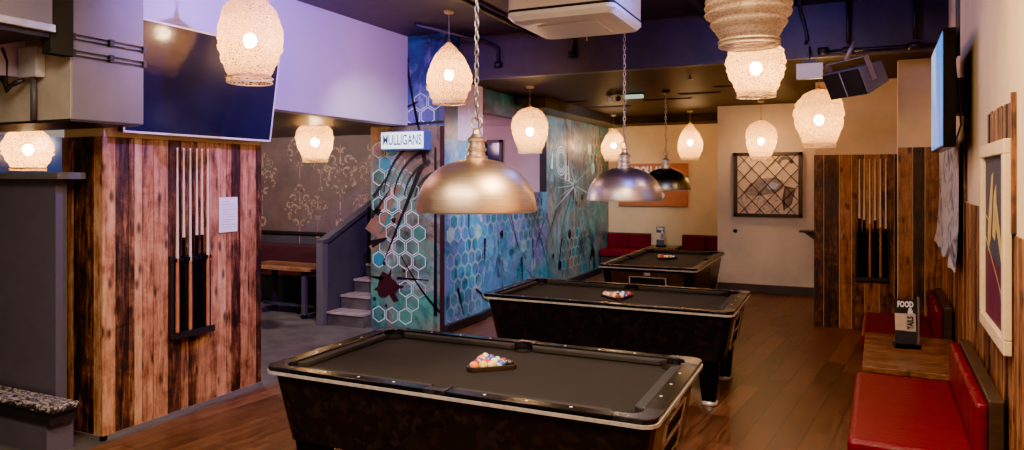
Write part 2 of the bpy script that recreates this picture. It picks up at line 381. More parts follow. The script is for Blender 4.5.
# left wooden column
mb = MB(); mb.box(-5.10, -4.675, 3.333, 4.80, 0, 2.47); struct(mb.build('wall_column', M['plaster_cream']))
mb = MB()
planks(mb, 3.315, 4.82, .03, 2.12, lambda s, d, z: (-4.675 + d, s, z), .045, .125, cmin=.0)
planks(mb, -5.12, -4.664, .03, 2.12, lambda s, d, z: (s, 3.333 - d, z), .12, .24, cmin=.05, cmax=.85)
struct(mb.build('trim_column_cladding', M['wood_pale']))
mb = MB(); mb.box(-4.685, -4.655, 3.31, 4.825, 0, .03); mb.box(-5.12, -4.655, 3.31, 3.345, 0, .03); struct(mb.build('baseboard_column', M['steel']))
mb = MB(); mb.box(-4.28, -4.22, 8.3, 13.9, 0, .10); mb.box(-4.24, -4.19, 7.28, 8.3, 0, .10); struct(mb.build('baseboard_mural', M['black_paint']))

# wallpapered wall of the left bay with dado
sbox('wall_wallpaper', -10, -5.29, 8.6, 8.7, 0, 2.47, M['grey_paint'])
def wallpaper_mat():
    m, nt, out = new_mat('brown_wallpaper'); p = N(nt, 'BsdfPrincipled'); L(nt, p.outputs[0], out.inputs[0])
    f = noise_n(nt, coords(nt), 2.0, 6, .7); g = noise_n(nt, coords(nt), 22, 4, .7)
    c = ramp(nt, f, [(.3, (.10, .060, .064)), (.7, (.21, .140, .135))])
    c = mixc(nt, math_n(nt, 'MULTIPLY', g, .45), c, (.06, .04, .045))
    L(nt, c, p.inputs['Base Color']); p.inputs['Roughness'].default_value = .6; return m
def motif_mat():
    m, nt, out = new_mat('worn_copper_print'); p = N(nt, 'BsdfPrincipled')
    g = noise_n(nt, coords(nt), 14, 5, .75)
    p.inputs['Base Color'].default_value = (.38, .25, .205, 1); p.inputs['Roughness'].default_value = .5
    t = N(nt, 'BsdfTransparent'); mx = N(nt, 'MixShader')
    L(nt, ramp(nt, g, [(.34, (0, 0, 0)), (.52, (1, 1, 1))]), mx.inputs[0]); L(nt, t.outputs[0], mx.inputs[1]); L(nt, p.outputs[0], mx.inputs[2]); L(nt, mx.outputs[0], out.inputs[0]); return m
def ribbon(mb, pts, w0, w1, put, off=.003, mi=None):
    P = []; n = len(pts)
    for i, (u, v) in enumerate(pts):
        a = pts[max(0, i - 1)]; b = pts[min(n - 1, i + 1)]; dx, dy = b[0] - a[0], b[1] - a[1]; l = sqrt(dx * dx + dy * dy) or 1
        k = i / (n - 1); w = (w0 + (w1 - w0) * k) / 2
        P += [put(u - dy / l * w, off, v + dx / l * w), put(u + dy / l * w, off, v - dx / l * w)]
    mb.add(P, [(2 * i, 2 * i + 1, 2 * i + 3, 2 * i + 2) for i in range(n - 1)], mi)
def spiral(cx, cz, r0, r1, a0, a1, n=14): return [(cx + (r0 + (r1 - r0) * i / n) * cos(a0 + (a1 - a0) * i / n), cz + (r0 + (r1 - r0) * i / n) * sin(a0 + (a1 - a0) * i / n)) for i in range(n + 1)]
def wallpaper():
    mb = MB(); mb.quad((-10, 8.595, 1.02), (-5.29, 8.595, 1.02), (-5.29, 8.595, 2.47), (-10, 8.595, 2.47), 0)
    put = lambda s, d, z: (s, 8.595 - d, z)
    rnd = random.Random(4)
    def motif(cx, cz, S):
        S *= 1.2
        for sg in (-1, 1):
            for (ox, oz, r, a0, a1) in ((.09, .12, .10, -.5, 4.6), (.12, .28, .08, .2, 5.2), (.18, .02, .07, -1.5, 3.2), (.07, -.12, .07, 1.0, 5.6), (.22, .20, .06, -2, 2.8), (.05, .40, .05, .3, 5)):
                pts = [(cx + sg * (x * S), cz + z * S) for x, z in spiral(ox, oz, r, r * .15, a0, a1)]
                ribbon(mb, pts, .034 * S, .010 * S, put, .003, 1)
            for j in range(12):
                a = rnd.uniform(0, 2 * pi); rr = rnd.uniform(.08, .3); ux, uz = sg * abs(rr * cos(a)), .12 + rr * sin(a) * .9
                ribbon(mb, [(cx + ux * S, cz + uz * S), (cx + (ux + rnd.uniform(.02, .05) * sg) * S, cz + (uz + rnd.uniform(.01, .05)) * S)], .03 * S, .004, put, .0035, 1)
        ribbon(mb, [(cx, cz - .15 * S), (cx, cz - .46 * S)], .02 * S, .012 * S, put, .003, 1)
        ribbon(mb, spiral(cx, cz - .55 * S, .055 * S, .055 * S, 0, 2 * pi), .04 * S, .04 * S, put, .003, 1)
        ribbon(mb, [(cx, cz + .12 * S), (cx, cz + .5 * S)], .05 * S, .004, put, .003, 1)
    for cx, cz, S in ((-6.78, 1.78, .95), (-6.05, 2.12, .75), (-7.55, 2.15, .7), (-7.55, 1.25, .8), (-6.0, 1.22, .7), (-6.4, 1.35, .45), (-7.15, 2.0, .5), (-7.2, 1.3, .5), (-6.3, 1.85, .4), (-8.3, 1.75, .9), (-9.0, 1.3, .8), (-5.7, 1.7, .6)): motif(cx, cz, S)
    o = mb.build('wallpaper', [wallpaper_mat(), motif_mat()]); tag(o, 'brown damask wallpaper with worn copper scroll pattern above the left booth', 'wallpaper')
    mb = MB(); mb.box(-10, -5.29, 8.55, 8.6, .98, 1.02); struct(mb.build('trim_dado', M['black_paint']))
wallpaper()

# ------------------------------------------------------------------ mural
def mural_mat(name, zones):
    m, nt, out = new_mat(name); p = N(nt, 'BsdfPrincipled'); L(nt, p.outputs[0], out.inputs[0])
    v = coords(nt)
    f = noise_n(nt, v, 1.7, 6, .68, 1.3); c = ramp(nt, f, zones[0])
    g = noise_n(nt, coords(nt, (1, 1, .5), loc=(5, 3, 1)), 1.8, 6, .70, 1.8); c2 = ramp(nt, g, zones[1])
    pu = noise_n(nt, coords(nt, (1, 1, 1), loc=(1, 6, 3)), 1.3, 5, .65, 1.0)
    h = noise_n(nt, coords(nt, (1, 1, 1), loc=(9, 1, 7)), .9, 4, .6, .8)
    c = mixc(nt, ramp(nt, h, [(.40, (0, 0, 0)), (.60, (1, 1, 1))]), c, c2)
    c = mixc(nt, math_n(nt, 'MULTIPLY', ramp(nt, pu, [(.54, (0, 0, 0)), (.66, (1, 1, 1))]), .6), c, zones[3] if len(zones) > 3 else (.20, .12, .50))
    bk = noise_n(nt, coords(nt, (1, 1, .8), loc=(2, 8, 4)), 1.6, 7, .72, 1.2)
    c = mixc(nt, math_n(nt, 'MULTIPLY', ramp(nt, bk, [(.36, (1, 1, 1)), (.47, (0, 0, 0))]), .9), c, (.008, .012, .02))
    wt = noise_n(nt, coords(nt, (1.3, 1.3, 1), loc=(7, 2, 9)), 1.9, 7, .75, .8)
    c = mixc(nt, math_n(nt, 'MULTIPLY', ramp(nt, wt, [(.56, (0, 0, 0)), (.70, (1, 1, 1))]), .5), c, (.50, .58, .80))
    st = noise_n(nt, coords(nt, (6, 6, .5)), 1.7, 4, .7, .4)
    c = mixc(nt, math_n(nt, 'MULTIPLY', ramp(nt, st, [(.58, (0, 0, 0)), (.74, (1, 1, 1))]), .55), c, zones[2])
    L(nt, c, p.inputs['Base Color']); p.inputs['Roughness'].default_value = .38; return m
MUR_SIDE = mural_mat('mural_blue_teal', ([(.28, (.010, .05, .09)), (.40, (.02, .22, .40)), (.52, (.04, .40, .60)), (.62, (.20, .20, .55)), (.75, (.55, .42, .75))],
                                          [(.28, (.02, .03, .06)), (.42, (.03, .26, .36)), (.55, (.06, .12, .36)), (.70, (.12, .45, .55))], (.45, .50, .70), (.30, .16, .62)))
MUR_FAR = mural_mat('mural_dark_teal', ([(.28, (.012, .03, .04)), (.42, (.02, .14, .20)), (.55, (.05, .28, .32)), (.66, (.28, .38, .42)), (.8, (.62, .62, .62))],
                                         [(.28, (.02, .025, .03)), (.42, (.03, .16, .20)), (.55, (.22, .14, .12)), (.70, (.10, .32, .32))], (.50, .46, .42), (.30, .20, .16)))
MUR_FRONT = mural_mat('mural_green_copper', ([(.25, (.012, .03, .03)), (.42, (.03, .14, .13)), (.55, (.06, .30, .20)), (.68, (.14, .34, .28)), (.85, (.42, .26, .20))],
                                              [(.28, (.02, .02, .02)), (.45, (.10, .05, .035)), (.6, (.28, .15, .09)), (.78, (.16, .22, .20))], (.20, .20, .17), (.26, .13, .09)))
MUR_TOP = mural_mat('mural_deep_blue', ([(.3, (.006, .02, .06)), (.5, (.01, .10, .18)), (.7, (.02, .26, .30))], [(.3, (.01, .02, .08)), (.6, (.02, .07, .22)), (.8, (.02, .22, .24))], (.05, .12, .3)))
M['hexline'] = plain('hexagon_white', (.62, .74, .74), .5, var=.2)
M['hexdim'] = plain('hexagon_aqua', (.30, .52, .54), .5, var=.3)
M['ink'] = plain('black_ink', (.008, .006, .010), .4)
M['ink_red'] = plain('dark_red_ink', (.035, .010, .012), .4)
M['hexgreen'] = plain('hexagon_green_fill', (.06, .24, .16), .5, var=.3)
M['hexteal'] = plain('hexagon_teal_fill', (.02, .20, .28), .5, var=.3)
M['lilac_paint'] = plain('lilac_paint', (.50, .36, .66), .5, var=.15)
M['copper_paint'] = plain('copper_paint', (.22, .115, .075), .45, var=.3)
M['glow_paint'] = plain('pale_paint_and_glare', (.72, .74, .72), .5, var=.1)
MM = lambda first: [first, M['hexline'], M['hexdim'], M['ink'], M['ink_red'], M['hexgreen'], M['hexteal'], M['lilac_paint'], M['copper_paint'], M['glow_paint']]
def hexes(mb, s0, s1, z0, z1, put, R, dens, seed, inside=lambda s, z: True, fills=(5, 6), w=.011):
    rnd = random.Random(seed); dx = R * sqrt(3); dz = R * 1.5; j = 0; z = z0 + R
    while z < z1 - R * .5:
        s = s0 + R + (dx / 2 if j % 2 else 0)
        while s < s1 - R * .8:
            nv = mnoise.noise(Vector((s * .75 + seed * 3.1, z * .75, seed))) * .5 + .5
            if nv > 1 - dens and inside(s, z) and rnd.random() < .88:
                c = [(s + R * .93 * sin(k * pi / 3), z + R * .93 * cos(k * pi / 3)) for k in range(6)]
                ci = [(s + (R * .93 - w) * sin(k * pi / 3), z + (R * .93 - w) * cos(k * pi / 3)) for k in range(6)]
                P = [put(u, .004, v) for u, v in c] + [put(u, .004, v) for u, v in ci]
                mi = 1 if nv > 1 - dens + .10 else 2
                mb.add(P, [(k, (k + 1) % 6, 6 + (k + 1) % 6, 6 + k) for k in range(6)], mi)
                if rnd.random() < .16: mb.add([put(u, .003, v) for u, v in ci], [tuple(range(6))], rnd.choice(fills))
            s += dx
        z += dz; j += 1
def splat(mb, s, z, r, put, seed, mi=3, off=.006):
    rnd = random.Random(seed); n = 40; P = []
    for k in range(n):
        a = 2 * pi * k / n; q = r * (.85 + .15 * sin(a * 3 + seed) + rnd.uniform(-.06, .06) if rnd.random() < .9 else rnd.uniform(1.2, 1.6)); P.append(put(s + q * cos(a), off, z + q * sin(a)))
    mb.add([put(s, off, z)] + P, [(0, 1 + k, 1 + (k + 1) % n) for k in range(n)], mi)
    for k in range(5):
        a = rnd.uniform(0, 2 * pi); q = r * rnd.uniform(1.4, 2.3); rr = r * rnd.uniform(.06, .16)
        c0 = (s + q * cos(a), z + q * sin(a)); mb.add([put(c0[0] + rr * cos(t * pi / 4), off, c0[1] + rr * sin(t * pi / 4)) for t in range(8)], [tuple(range(8))], mi)
def stroke(mb, a, b, w0, w1, put, mi=3, off=.006, sag=0):
    n = 10; pts = []
    for i in range(n + 1):
        k = i / n; pts.append((a[0] + (b[0] - a[0]) * k, a[1] + (b[1] - a[1]) * k - sag * sin(pi * k)))
    ribbon(mb, pts, w0, w1, put, off, mi)
def mural():
    # pillar front: s = x, looking along -y
    put = lambda s, d, z: (s, 7.298 - d, z)
    mb = MB()
    mb.quad((-5.29, 7.298, 0), (-4.24, 7.298, 0), (-4.24, 7.298, 2.46), (-5.29, 7.298, 2.46), 0)
    mb.quad((-5.0, 7.298, 2.46), (-4.24, 7.298, 2.46), (-4.24, 7.298, CEIL), (-5.0, 7.298, CEIL), 10)
    hexes(mb, -5.28, -4.42, .05, 2.3, put, .112, .54, 3, lambda s, z: not (.3 < z < .75 and s < -4.85))
    hexes(mb, -4.98, -4.26, 2.46, 2.95, put, .115, .9, 8, fills=(6, 3))
    rnd = random.Random(5)
    stroke(mb, (-5.28, 1.15), (-4.9, 1.75), .22, .10, put, 8, .0025); stroke(mb, (-5.28, .95), (-4.75, 1.5), .10, .05, put, 8, .0025)
    for k in range(7): ribbon(mb, [(x, z) for x, z in spiral(-4.30, 1.55, .35 + .075 * k, .35 + .075 * k, 1.75 + .04 * k, 3.0)], .05, .02, put, .0035 + k * .0003, 8 if k % 2 else 4)
    stroke(mb, (-4.36, .2), (-4.36, 2.2), .05, .03, put, 3); stroke(mb, (-4.27, 0), (-4.27, 2.45), .06, .06, put, 4, .005)
    splat(mb, -5.05, .52, .17, put, 2, 4); splat(mb, -5.18, 1.42, .05, put, 6); splat(mb, -4.52, 1.52, .07, put, 7); splat(mb, -4.95, 1.32, .04, put, 12)
    stroke(mb, (-4.55, 1.98), (-5.1, .8), .07, .01, put); stroke(mb, (-5.28, 1.02), (-5.05, 1.10), .10, .02, put); stroke(mb, (-4.85, .9), (-4.3, .25), .012, .035, put, sag=.05)
    stroke(mb, (-5.28, .62), (-5.1, .6), .02, .05, put); stroke(mb, (-4.9, .62), (-4.45, .62), .03, .008, put); stroke(mb, (-5.25, 1.6), (-5.0, 1.9), .05, .02, put); stroke(mb, (-5.28, 1.35), (-5.0, 1.7), .06, .01, put)
    stroke(mb, (-4.77, 3.25), (-4.62, 2.5), .05, .02, put); splat(mb, -4.77, 3.26, .05, put, 9); stroke(mb, (-4.66, 2.75), (-4.5, 2.0), .02, .06, put); stroke(mb, (-4.95, 2.62), (-4.6, 2.75), .05, .02, put)
    stroke(mb, (-5.0, 2.47), (-4.25, 2.50), .03, .03, put)
    o = mb.build('mural_panel', MM(MUR_FRONT) + [MUR_TOP]); tag(o, 'painted mural with white hexagons and copper swirls on the front of the pillar', 'mural')
    # side: s = y, looking along +x
    put = lambda s, d, z: ((-4.238 if s < 8.28 else -4.278) + d, s, z)
    mb = MB()
    mb.quad(put(7.3, 0, 0), put(8.279, 0, 0), put(8.279, 0, 2.3), put(7.3, 0, 2.3), 0); mb.quad(put(7.3, 0, 2.3), put(7.62, 0, 2.3), put(7.62, 0, CEIL), put(7.3, 0, CEIL), 10)
    mb.quad(put(7.62, 0, 2.3), put(8.279, 0, 2.3), put(8.279, 0, LOWC), put(7.62, 0, LOWC), 7)
    mb.quad(put(8.281, 0, 0), put(10.6, 0, 0), put(10.6, 0, 1.62), put(8.281, 0, 1.62), 0); mb.quad(put(8.281, 0, 2.70), put(10.6, 0, 2.70), put(10.6, 0, LOWC), put(8.281, 0, LOWC), 10)
    mb.quad(put(10.6, 0, 0), put(13.95, 0, 0), put(13.95, 0, LOWC), put(10.6, 0, LOWC), 11)
    hexes(mb, 7.32, 8.26, .1, 2.9, put, .105, .60, 21, fills=(6, 2), w=.007)
    hexes(mb, 8.3, 10.5, .1, 1.6, put, .105, .62, 22, fills=(6, 2), w=.007); hexes(mb, 10.6, 13.9, .1, 1.9, put, .11, .45, 23, fills=(6, 3), w=.006)
    hexes(mb, 12.2, 13.9, 1.9, 2.9, put, .12, .40, 27, fills=(5, 2), w=.006)
    rnd = random.Random(8)
    for k in range(22):
        s = rnd.uniform(7.5, 13.6); z = rnd.uniform(.3, 1.7); a = rnd.uniform(.9, 2.3); l = rnd.uniform(.3, 1.3)
        stroke(mb, (s, z), (s + l * cos(a) * 1.4, max(.12, z - l * sin(a))), rnd.uniform(.015, .07), .006, put, 3, .006 + k * .0001)
    for k in range(5): splat(mb, rnd.uniform(8.5, 13.5), rnd.uniform(.4, 1.5), rnd.uniform(.04, .08), put, 40 + k, 3, .011)
    for s, z, r in ((8.25, 1.36, .10),): splat(mb, s, z, r, put, int(s * 10), 7, .0025)
    splat(mb, 7.62, 1.46, .07, put, 77, 3)
    # light reflection painted as a pale burst, then rust streaks high on the far part
    for k in range(20):
        a = rnd.uniform(0, 2 * pi); l = rnd.uniform(.25, 1.1); stroke(mb, (11.9 + .05 * cos(a), 1.72 + .05 * sin(a)), (11.9 + l * cos(a) * 1.3, 1.72 + l * sin(a) * .6), rnd.uniform(.008, .03), .003, put, 9 if k % 3 == 0 else 2, .007 + k * .0001)
    for k in range(16):
        s = rnd.uniform(10.8, 13.7); z = rnd.uniform(2.1, 2.9); stroke(mb, (s, z), (s + rnd.uniform(-.1, .1), z - rnd.uniform(.2, .8)), .03, .10, put, rnd.choice((8, 8, 4, 9)), .0022)
    for r in (.15, .19, .24): ribbon(mb, spiral(11.25, 2.13, r, r, 0, 2 * pi, 24), .02, .02, put, .005, 9)
    o = mb.build('mural_panel', MM(MUR_SIDE) + [MUR_TOP, MUR_FAR]); tag(o, 'long blue and teal graffiti mural along the side wall behind the pool tables', 'mural')
mural()

# ------------------------------------------------------------------ staircase and left booth
def stairs():
    t = thing('staircase', 'short grey staircase rising beside the painted pillar', 'stairs', (-5.57, 7.15, 0))
    for k in range(5):
        mb = MB(); mb.box(-.27, .27, .27 * k, .27 * (k + 1) if k < 5 else 1.44, .17 * k if k < 1 else .17 * k - .17, .17 * (k + 1) - .03); mb.build('step', M['floor_stone'], t)
        mb = MB(); mb.box(-.27, .27, .27 * k - .02, .27 * (k + 1), .17 * (k + 1) - .03, .17 * (k + 1)); mb.build('tread', M['tread'], t, .006)
    b = thing('balustrade', 'dark solid stair balustrade with sloping cap and square newel post', 'balustrade', (-5.91, 7.08, 0))
    mb = MB(lambda p: (p[2], p[0], p[1])); mb.prism([(.08, 0), (1.45, 0), (1.45, 1.60), (.08, 1.02)], -.03, .03); mb.build('panel', M['grey_paint'], b)
    mb = MB(); mb.box(-.05, .05, 0, .1, 0, 1.02); mb.build('newel_post', M['newel'], b, .006)
    mb = MB(lambda p: (p[2], p[0], p[1])); mb.prism([(0, 1.02), (.1, 1.02), (1.45, 1.60), (1.45, 1.66), (.1, 1.08), (0, 1.06)], -.06, .06); mb.build('sloping_cap', M['grey_paint'], b)
M['tread'] = plain('pale_tread', (.34, .28, .25), .5, var=.3, scale=9)
M['newel'] = plain('dark_grey_newel', (.10, .095, .10), .5)
stairs()
def booth():
    t = thing('banquette', 'oxblood leather banquette against the wallpapered wall', 'bench', (-7.3, 8.22, 0))
    mb = MB(); mb.box(-1.2, 1.2, -.17, .24, 0, .40); mb.build('base', M['black_paint'], t)
    mb = MB(); mb.box(-1.2, 1.2, -.2, .22, .40, .52); mb.build('seat', M['brown_leather'], t, .03, 3)
    mb = MB(); mb.box(-1.2, 1.2, .19, .31, .52, .84); mb.build('backrest', M['brown_leather'], t, .03, 3)
    mb = MB(); mb.box(1.2, 1.28, -.2, .31, 0, .86); mb.build('end_panel', M['dark_wood'], t, .005)
    t = thing('pub_table', 'wooden table on steel legs in front of the oxblood banquette', 'table', (-6.82, 7.55, 0))
    mb = MB()
    for k in range(4): mb.col = random.random(); mb.box(-.6, .6, -.28 + .14 * k, -.142 + .14 * k, .62, .66)
    mb.build('tabletop', M['wood_table'], t, .004)
    for x in (-.45, .45):
        mb = MB(); mb.box(x - .03, x + .03, -.24, -.18, 0, .62); mb.box(x - .03, x + .03, .18, .24, 0, .62); mb.box(x - .03, x + .03, -.24, .24, 0, .05); mb.box(x - .03, x + .03, -.24, .24, .56, .62); mb.build('leg_frame', M['grey_paint'], t, .004)
    mb = MB(); mb.box(-.45, .45, -.02, .02, .10, .14); mb.build('stretcher', M['grey_paint'], t)
    t = thing('tub_chair', 'dark round tub chair half hidden beside the wooden column', 'chair', (-6.95, 6.55, 0), radians(-15))
    mb = MB(); mb.lathe([(.20, .38), (.25, .40), (.26, .46), (.22, .48), (.001, .48)], n=20, cap0=True); mb.build('seat', M['black_paint'], t)
    mb = MB(); A = [radians(20 + 14 * k) for k in range(24)]
    rg = []
    for a in A: rg.append([(.24 * cos(a), .24 * sin(a), .44), (.29 * cos(a), .29 * sin(a), .44), (.31 * cos(a), .31 * sin(a), .70), (.27 * cos(a), .27 * sin(a), .70)])
    mb.loft(rg); mb.build('backrest', M['black_paint'], t, .01)
    for a in (45, 135, 225, 315):
        mb = MB(); mb.tube([(.16 * cos(radians(a)), .16 * sin(radians(a)), .40), (.23 * cos(radians(a)), .23 * sin(radians(a)), 0)], .018, r1=.012); mb.build('leg', M['dark_wood'], t)
booth()

# ------------------------------------------------------------------ pool tables, racks and balls
HL, HW = 1.095, .595
def arc(cx, cy, r, a0, a1, n=12): return [(cx + r * cos(radians(a0 + (a1 - a0) * k / n)), cy + r * sin(radians(a0 + (a1 - a0) * k / n))) for k in range(n + 1)]
def make_table(label, loc, rz):
    t = thing('pool_table', label, 'pool table', loc, rz, 'pool tables down the middle of the room')
    # tapered cabinet
    mb = MB(); rings = []
    for hx, hy, z in ((HL - .095, HW - .085, .37), (HL - .03, HW - .03, .735), (HL - .012, HW - .012, .745)):
        rings.append([(x, y, z) for x, y in rrect(hx, hy, .07)])
    mb.loft(rings, True, False, smooth=False); mb.build('cabinet', M['cabinet'], t)
    # rim strip
    mb = MB(); o_ = rrect(HL + .006, HW + .006, .075, 8); i_ = rrect(HL - .01, HW - .01, .065, 8)
    mb.loft([[(x, y, .748) for x, y in i_], [(x, y, .748) for x, y in o_], [(x, y, .764) for x, y in o_], [(x, y, .764) for x, y in i_]], False, False); mb.build('chrome_trim', M['chrome'], t)
    # bed with pocket cut-outs
    bx, by, pr = .965, .485, .062
    poly = []
    poly += [(bx, -.40)] if False else []
    cx, cy = .945, .465
    poly += list(reversed(arc(cx, cy, pr, -70, 160 - 360 + 360, 10)))[:0]
    def corner(sx, sy): return (sx * cx, sy * cy)
    P = [(-.06, -by)]
    P = []
    # go counter-clockwise starting right of the middle pocket on the -y side
    P += arc(0, -by - .012, .055, 168, 12, 10)
    P += [(.86, -by)]; P += list(arc(cx, -cy, pr, 195, 75, 8)); P += [(bx, -.38)]
    P += [(bx, .38)]; P += list(arc(cx, cy, pr, 285, 165, 8)); P += [(.86, by)]
    P += arc(0, by + .012, .055, -12, -168, 10)
    P += [(-.86, by)]; P += list(arc(-cx, cy, pr, 15, -105, 8)); P += [(-bx, .38)]
    P += [(-bx, -.38)]; P += list(arc(-cx, -cy, pr, 105, -15, 8)); P += [(-.86, -by)]
    mb = MB(); mb.prism(P, .715, .745); mb.build('playing_bed', M['cloth'], t)
    # pockets
    for px, py in ((cx, cy), (-cx, cy), (cx, -cy), (-cx, -cy), (0, by + .01), (0, -by - .01)):
        mb = MB(); mb.lathe([(.066, .752), (.064, .742), (.060, .60), (.03, .585), (.001, .58)], (px, py, 0), 18); mb.build('pocket', M['black_matte'], t)
    # cushions
    zc0, zc1 = .747, .778
    for sy in (-1, 1):
        for sx in (-1, 1):
            q = [(sx * .075, sy * .47), (sx * .865, sy * .47), (sx * .905, sy * .525), (sx * .05, sy * .525)]
            mb = MB(); mb.prism(q if sx * sy > 0 else q[::-1], zc0, zc1); mb.build('cushion', M['cloth_rail'], t, .006)
    for sx in (-1, 1):
        q = [(sx * .95, -.385), (sx * 1.005, -.425), (sx * 1.005, .425), (sx * .95, .385)]
        mb = MB(); mb.prism(q if sx > 0 else q[::-1], zc0, zc1); mb.build('cushion', M['cloth_rail'], t, .006)
    # rail caps with white sights
    def sights(mb, pts):
        for x, y in pts: mb.lathe([(.0075, .7865), (.0001, .7868)], (x, y, 0), 10, 1)
    for sy in (-1, 1):
        for sx in (-1, 1):
            x0, x1 = sx * .06, sx * .905
            mb = MB(); mb.box(min(x0, x1), max(x0, x1), min(sy * .522, sy * HW), max(sy * .522, sy * HW), .748, .786); sights(mb, [(sx * .26, sy * .552), (sx * .48, sy * .552), (sx * .7, sy * .552)]); mb.build('rail', [M['black_gloss'], M['white_plastic']], t, .006)
    for sx in (-1, 1):
        mb = MB(); mb.box(min(sx * 1.002, sx * HL), max(sx * 1.002, sx * HL), -.42, .42, .748, .786); sights(mb, [(sx * 1.035, -.22), (sx * 1.035, 0), (sx * 1.035, .22)]); mb.build('rail', [M['black_gloss'], M['white_plastic']], t, .006)
    # corner caps and centre pocket caps
    for sx in (-1, 1):
        for sy in (-1, 1):
            q = [(.905, HW)] + list(reversed(arc(HL - .068, HW - .068, .068, 0, 90, 6))) + [(HL, .42)] + arc(cx, cy, .068, -42, 132, 12)
            q = [(sx * x, sy * y) for x, y in q]
            if sx * sy > 0: q = q[::-1]
            mb = MB(); mb.prism(q, .746, .789); mb.build('corner_cap', M['cap_metal'], t, .005)
    for sy in (-1, 1):
        q = [(.06, sy * HW), (-.06, sy * HW), (-.06, sy * .52)] + [(x, y) for x, y in (arc(0, sy * (by + .01), .057, 180 - 40 * 0, 0, 10) if sy > 0 else arc(0, sy * (by + .01), .057, 180, 360, 10))] + [(.06, sy * .52)]
        mb = MB(); mb.prism(q if sy > 0 else q[::-1], .748, .788); mb.build('middle_pocket_cap', M['cap_metal'], t, .003)
    # legs
    for sx in (-1, 1):
        for sy in (-1, 1):
            X, Y = sx * (HL - .21), sy * (HW - .19)
            mb = MB(); rg = []
            for h, z, ox in ((.055, .035, .02), (.085, .372, 0)):
                rg.append([(X + sx * ox * 0 + a, Y + b, z) for a, b in rrect(h, h, .02, 3)])
            mb.loft(rg); l = mb.build('leg', M['black_gloss'], t)
            mb = MB(); mb.lathe([(.068, 0), (.072, .012), (.062, .036)], (X, Y, 0), 20, cap0=True, cap1=True); mb.build('foot', M['chrome'], l)
    # ball return end (+x)
    def ex(z, o=0): return HL - .095 + .065 * (z - .37) / .365 + o      # slope of the end face
    mb = MB()
    zz = [.40, .715]; w = .44
    mb.add([(ex(zz[0], .004), -w, zz[0]), (ex(zz[0], .004), w, zz[0]), (ex(zz[1], .004), w, zz[1]), (ex(zz[1], .004), -w, zz[1]), (ex(zz[0], -.01), -w, zz[0]), (ex(zz[0], -.01), w, zz[0]), (ex(zz[1], -.01), w, zz[1]), (ex(zz[1], -.01), -w, zz[1])],
           [(0, 1, 2, 3), (4, 7, 6, 5), (0, 4, 5, 1), (1, 5, 6, 2), (2, 6, 7, 3), (3, 7, 4, 0)]); mb.build('end_panel', M['end_panel'], t)
    def slab(mb, y0, y1, z0, z1, o0, o1, mi=None):
        mb.add([(ex(z0, o0), y0, z0), (ex(z0, o0), y1, z0), (ex(z1, o0), y1, z1), (ex(z1, o0), y0, z1), (ex(z0, o1), y0, z0), (ex(z0, o1), y1, z0), (ex(z1, o1), y1, z1), (ex(z1, o1), y0, z1)],
               [(0, 3, 2, 1), (4, 5, 6, 7), (0, 1, 5, 4), (1, 2, 6, 5), (2, 3, 7, 6), (3, 0, 4, 7)], mi)
    mb = MB(); slab(mb, -.2, .22, .42, .53, .004, .006); slab(mb, -.2, .22, .55, .65, .004, .006); mb.build('ball_return', M['black_matte'], t)
    mb = MB()
    for y0, y1, z0, z1 in ((-.215, .235, .53, .55), (-.215, .235, .65, .66), (-.215, .235, .41, .42), (-.215, -.2, .41, .66), (.22, .235, .41, .66)): slab(mb, y0, y1, z0, z1, .003, .016)
    mb.build('ball_return_frame', M['chrome'], t)
    mb = MB(); slab(mb, -.03, .045, .675, .71, .004, .014); mb.build('badge', M['chrome'], t, .003)
    return t
M['cloth_rail'] = plain('charcoal_cushion_cloth', (.014, .012, .012), .8, var=.15, scale=20)
T1, T2, T3 = (-1.815, 3.61, 0), (-1.855, 6.33, 0), (-2.10, 9.43, 0)
A_ = make_table('nearest black pool table, charcoal cloth, in the foreground', T1, 0)
dup(A_, T2, 0, 'middle black pool table, second of the three from the front')
dup(A_, T3, -pi / 2, 'farthest black pool table, end-on with its ball return towards the camera')
BALLC = [('yellow', (.85, .52, .05)), ('blue', (.03, .10, .42)), ('red', (.62, .02, .03)), ('purple', (.13, .05, .28)), ('orange', (.85, .22, .04)), ('green', (.02, .20, .09)), ('maroon', (.24, .02, .03))]
def ball_mat(name, c, stripe):
    m, nt, out = new_mat(name); p = N(nt, 'BsdfPrincipled'); L(nt, p.outputs[0], out.inputs[0])
    tc = N(nt, 'TexCoord'); s = N(nt, 'SeparateXYZ'); L(nt, tc.outputs['Object'], s.inputs[0])
    if stripe: f = math_n(nt, 'LESS_THAN', math_n(nt, 'ABSOLUTE', s.outputs['Z']), .0125); c2 = mixc(nt, f, (.85, .80, .70), c)
    else: f = math_n(nt, 'GREATER_THAN', math_n(nt, 'ABSOLUTE', s.outputs['Z']), .0225); c2 = mixc(nt, f, c, (.85, .80, .70))
    L(nt, c2, p.inputs['Base Color']); p.inputs['Roughness'].default_value = .10; p.inputs['Coat Weight'].default_value = .3; return m
BR = .0255
kinds = []
for nm, c in BALLC: kinds.append(('solid ' + nm, c, False))
kinds.append(('black', (.01, .01, .01), False))
for nm, c in BALLC: kinds.append((nm + ' striped', c, True))
ball_mesh = []
for nm, c, st in kinds:
    mb = MB(); mb.sphere((0, 0, 0), BR, 20, 12); o = mb.build('pool_ball', ball_mat(nm.replace(' ', '_') + '_ball', c, st)); ball_mesh.append(o.data); bpy.data.objects.remove(o)
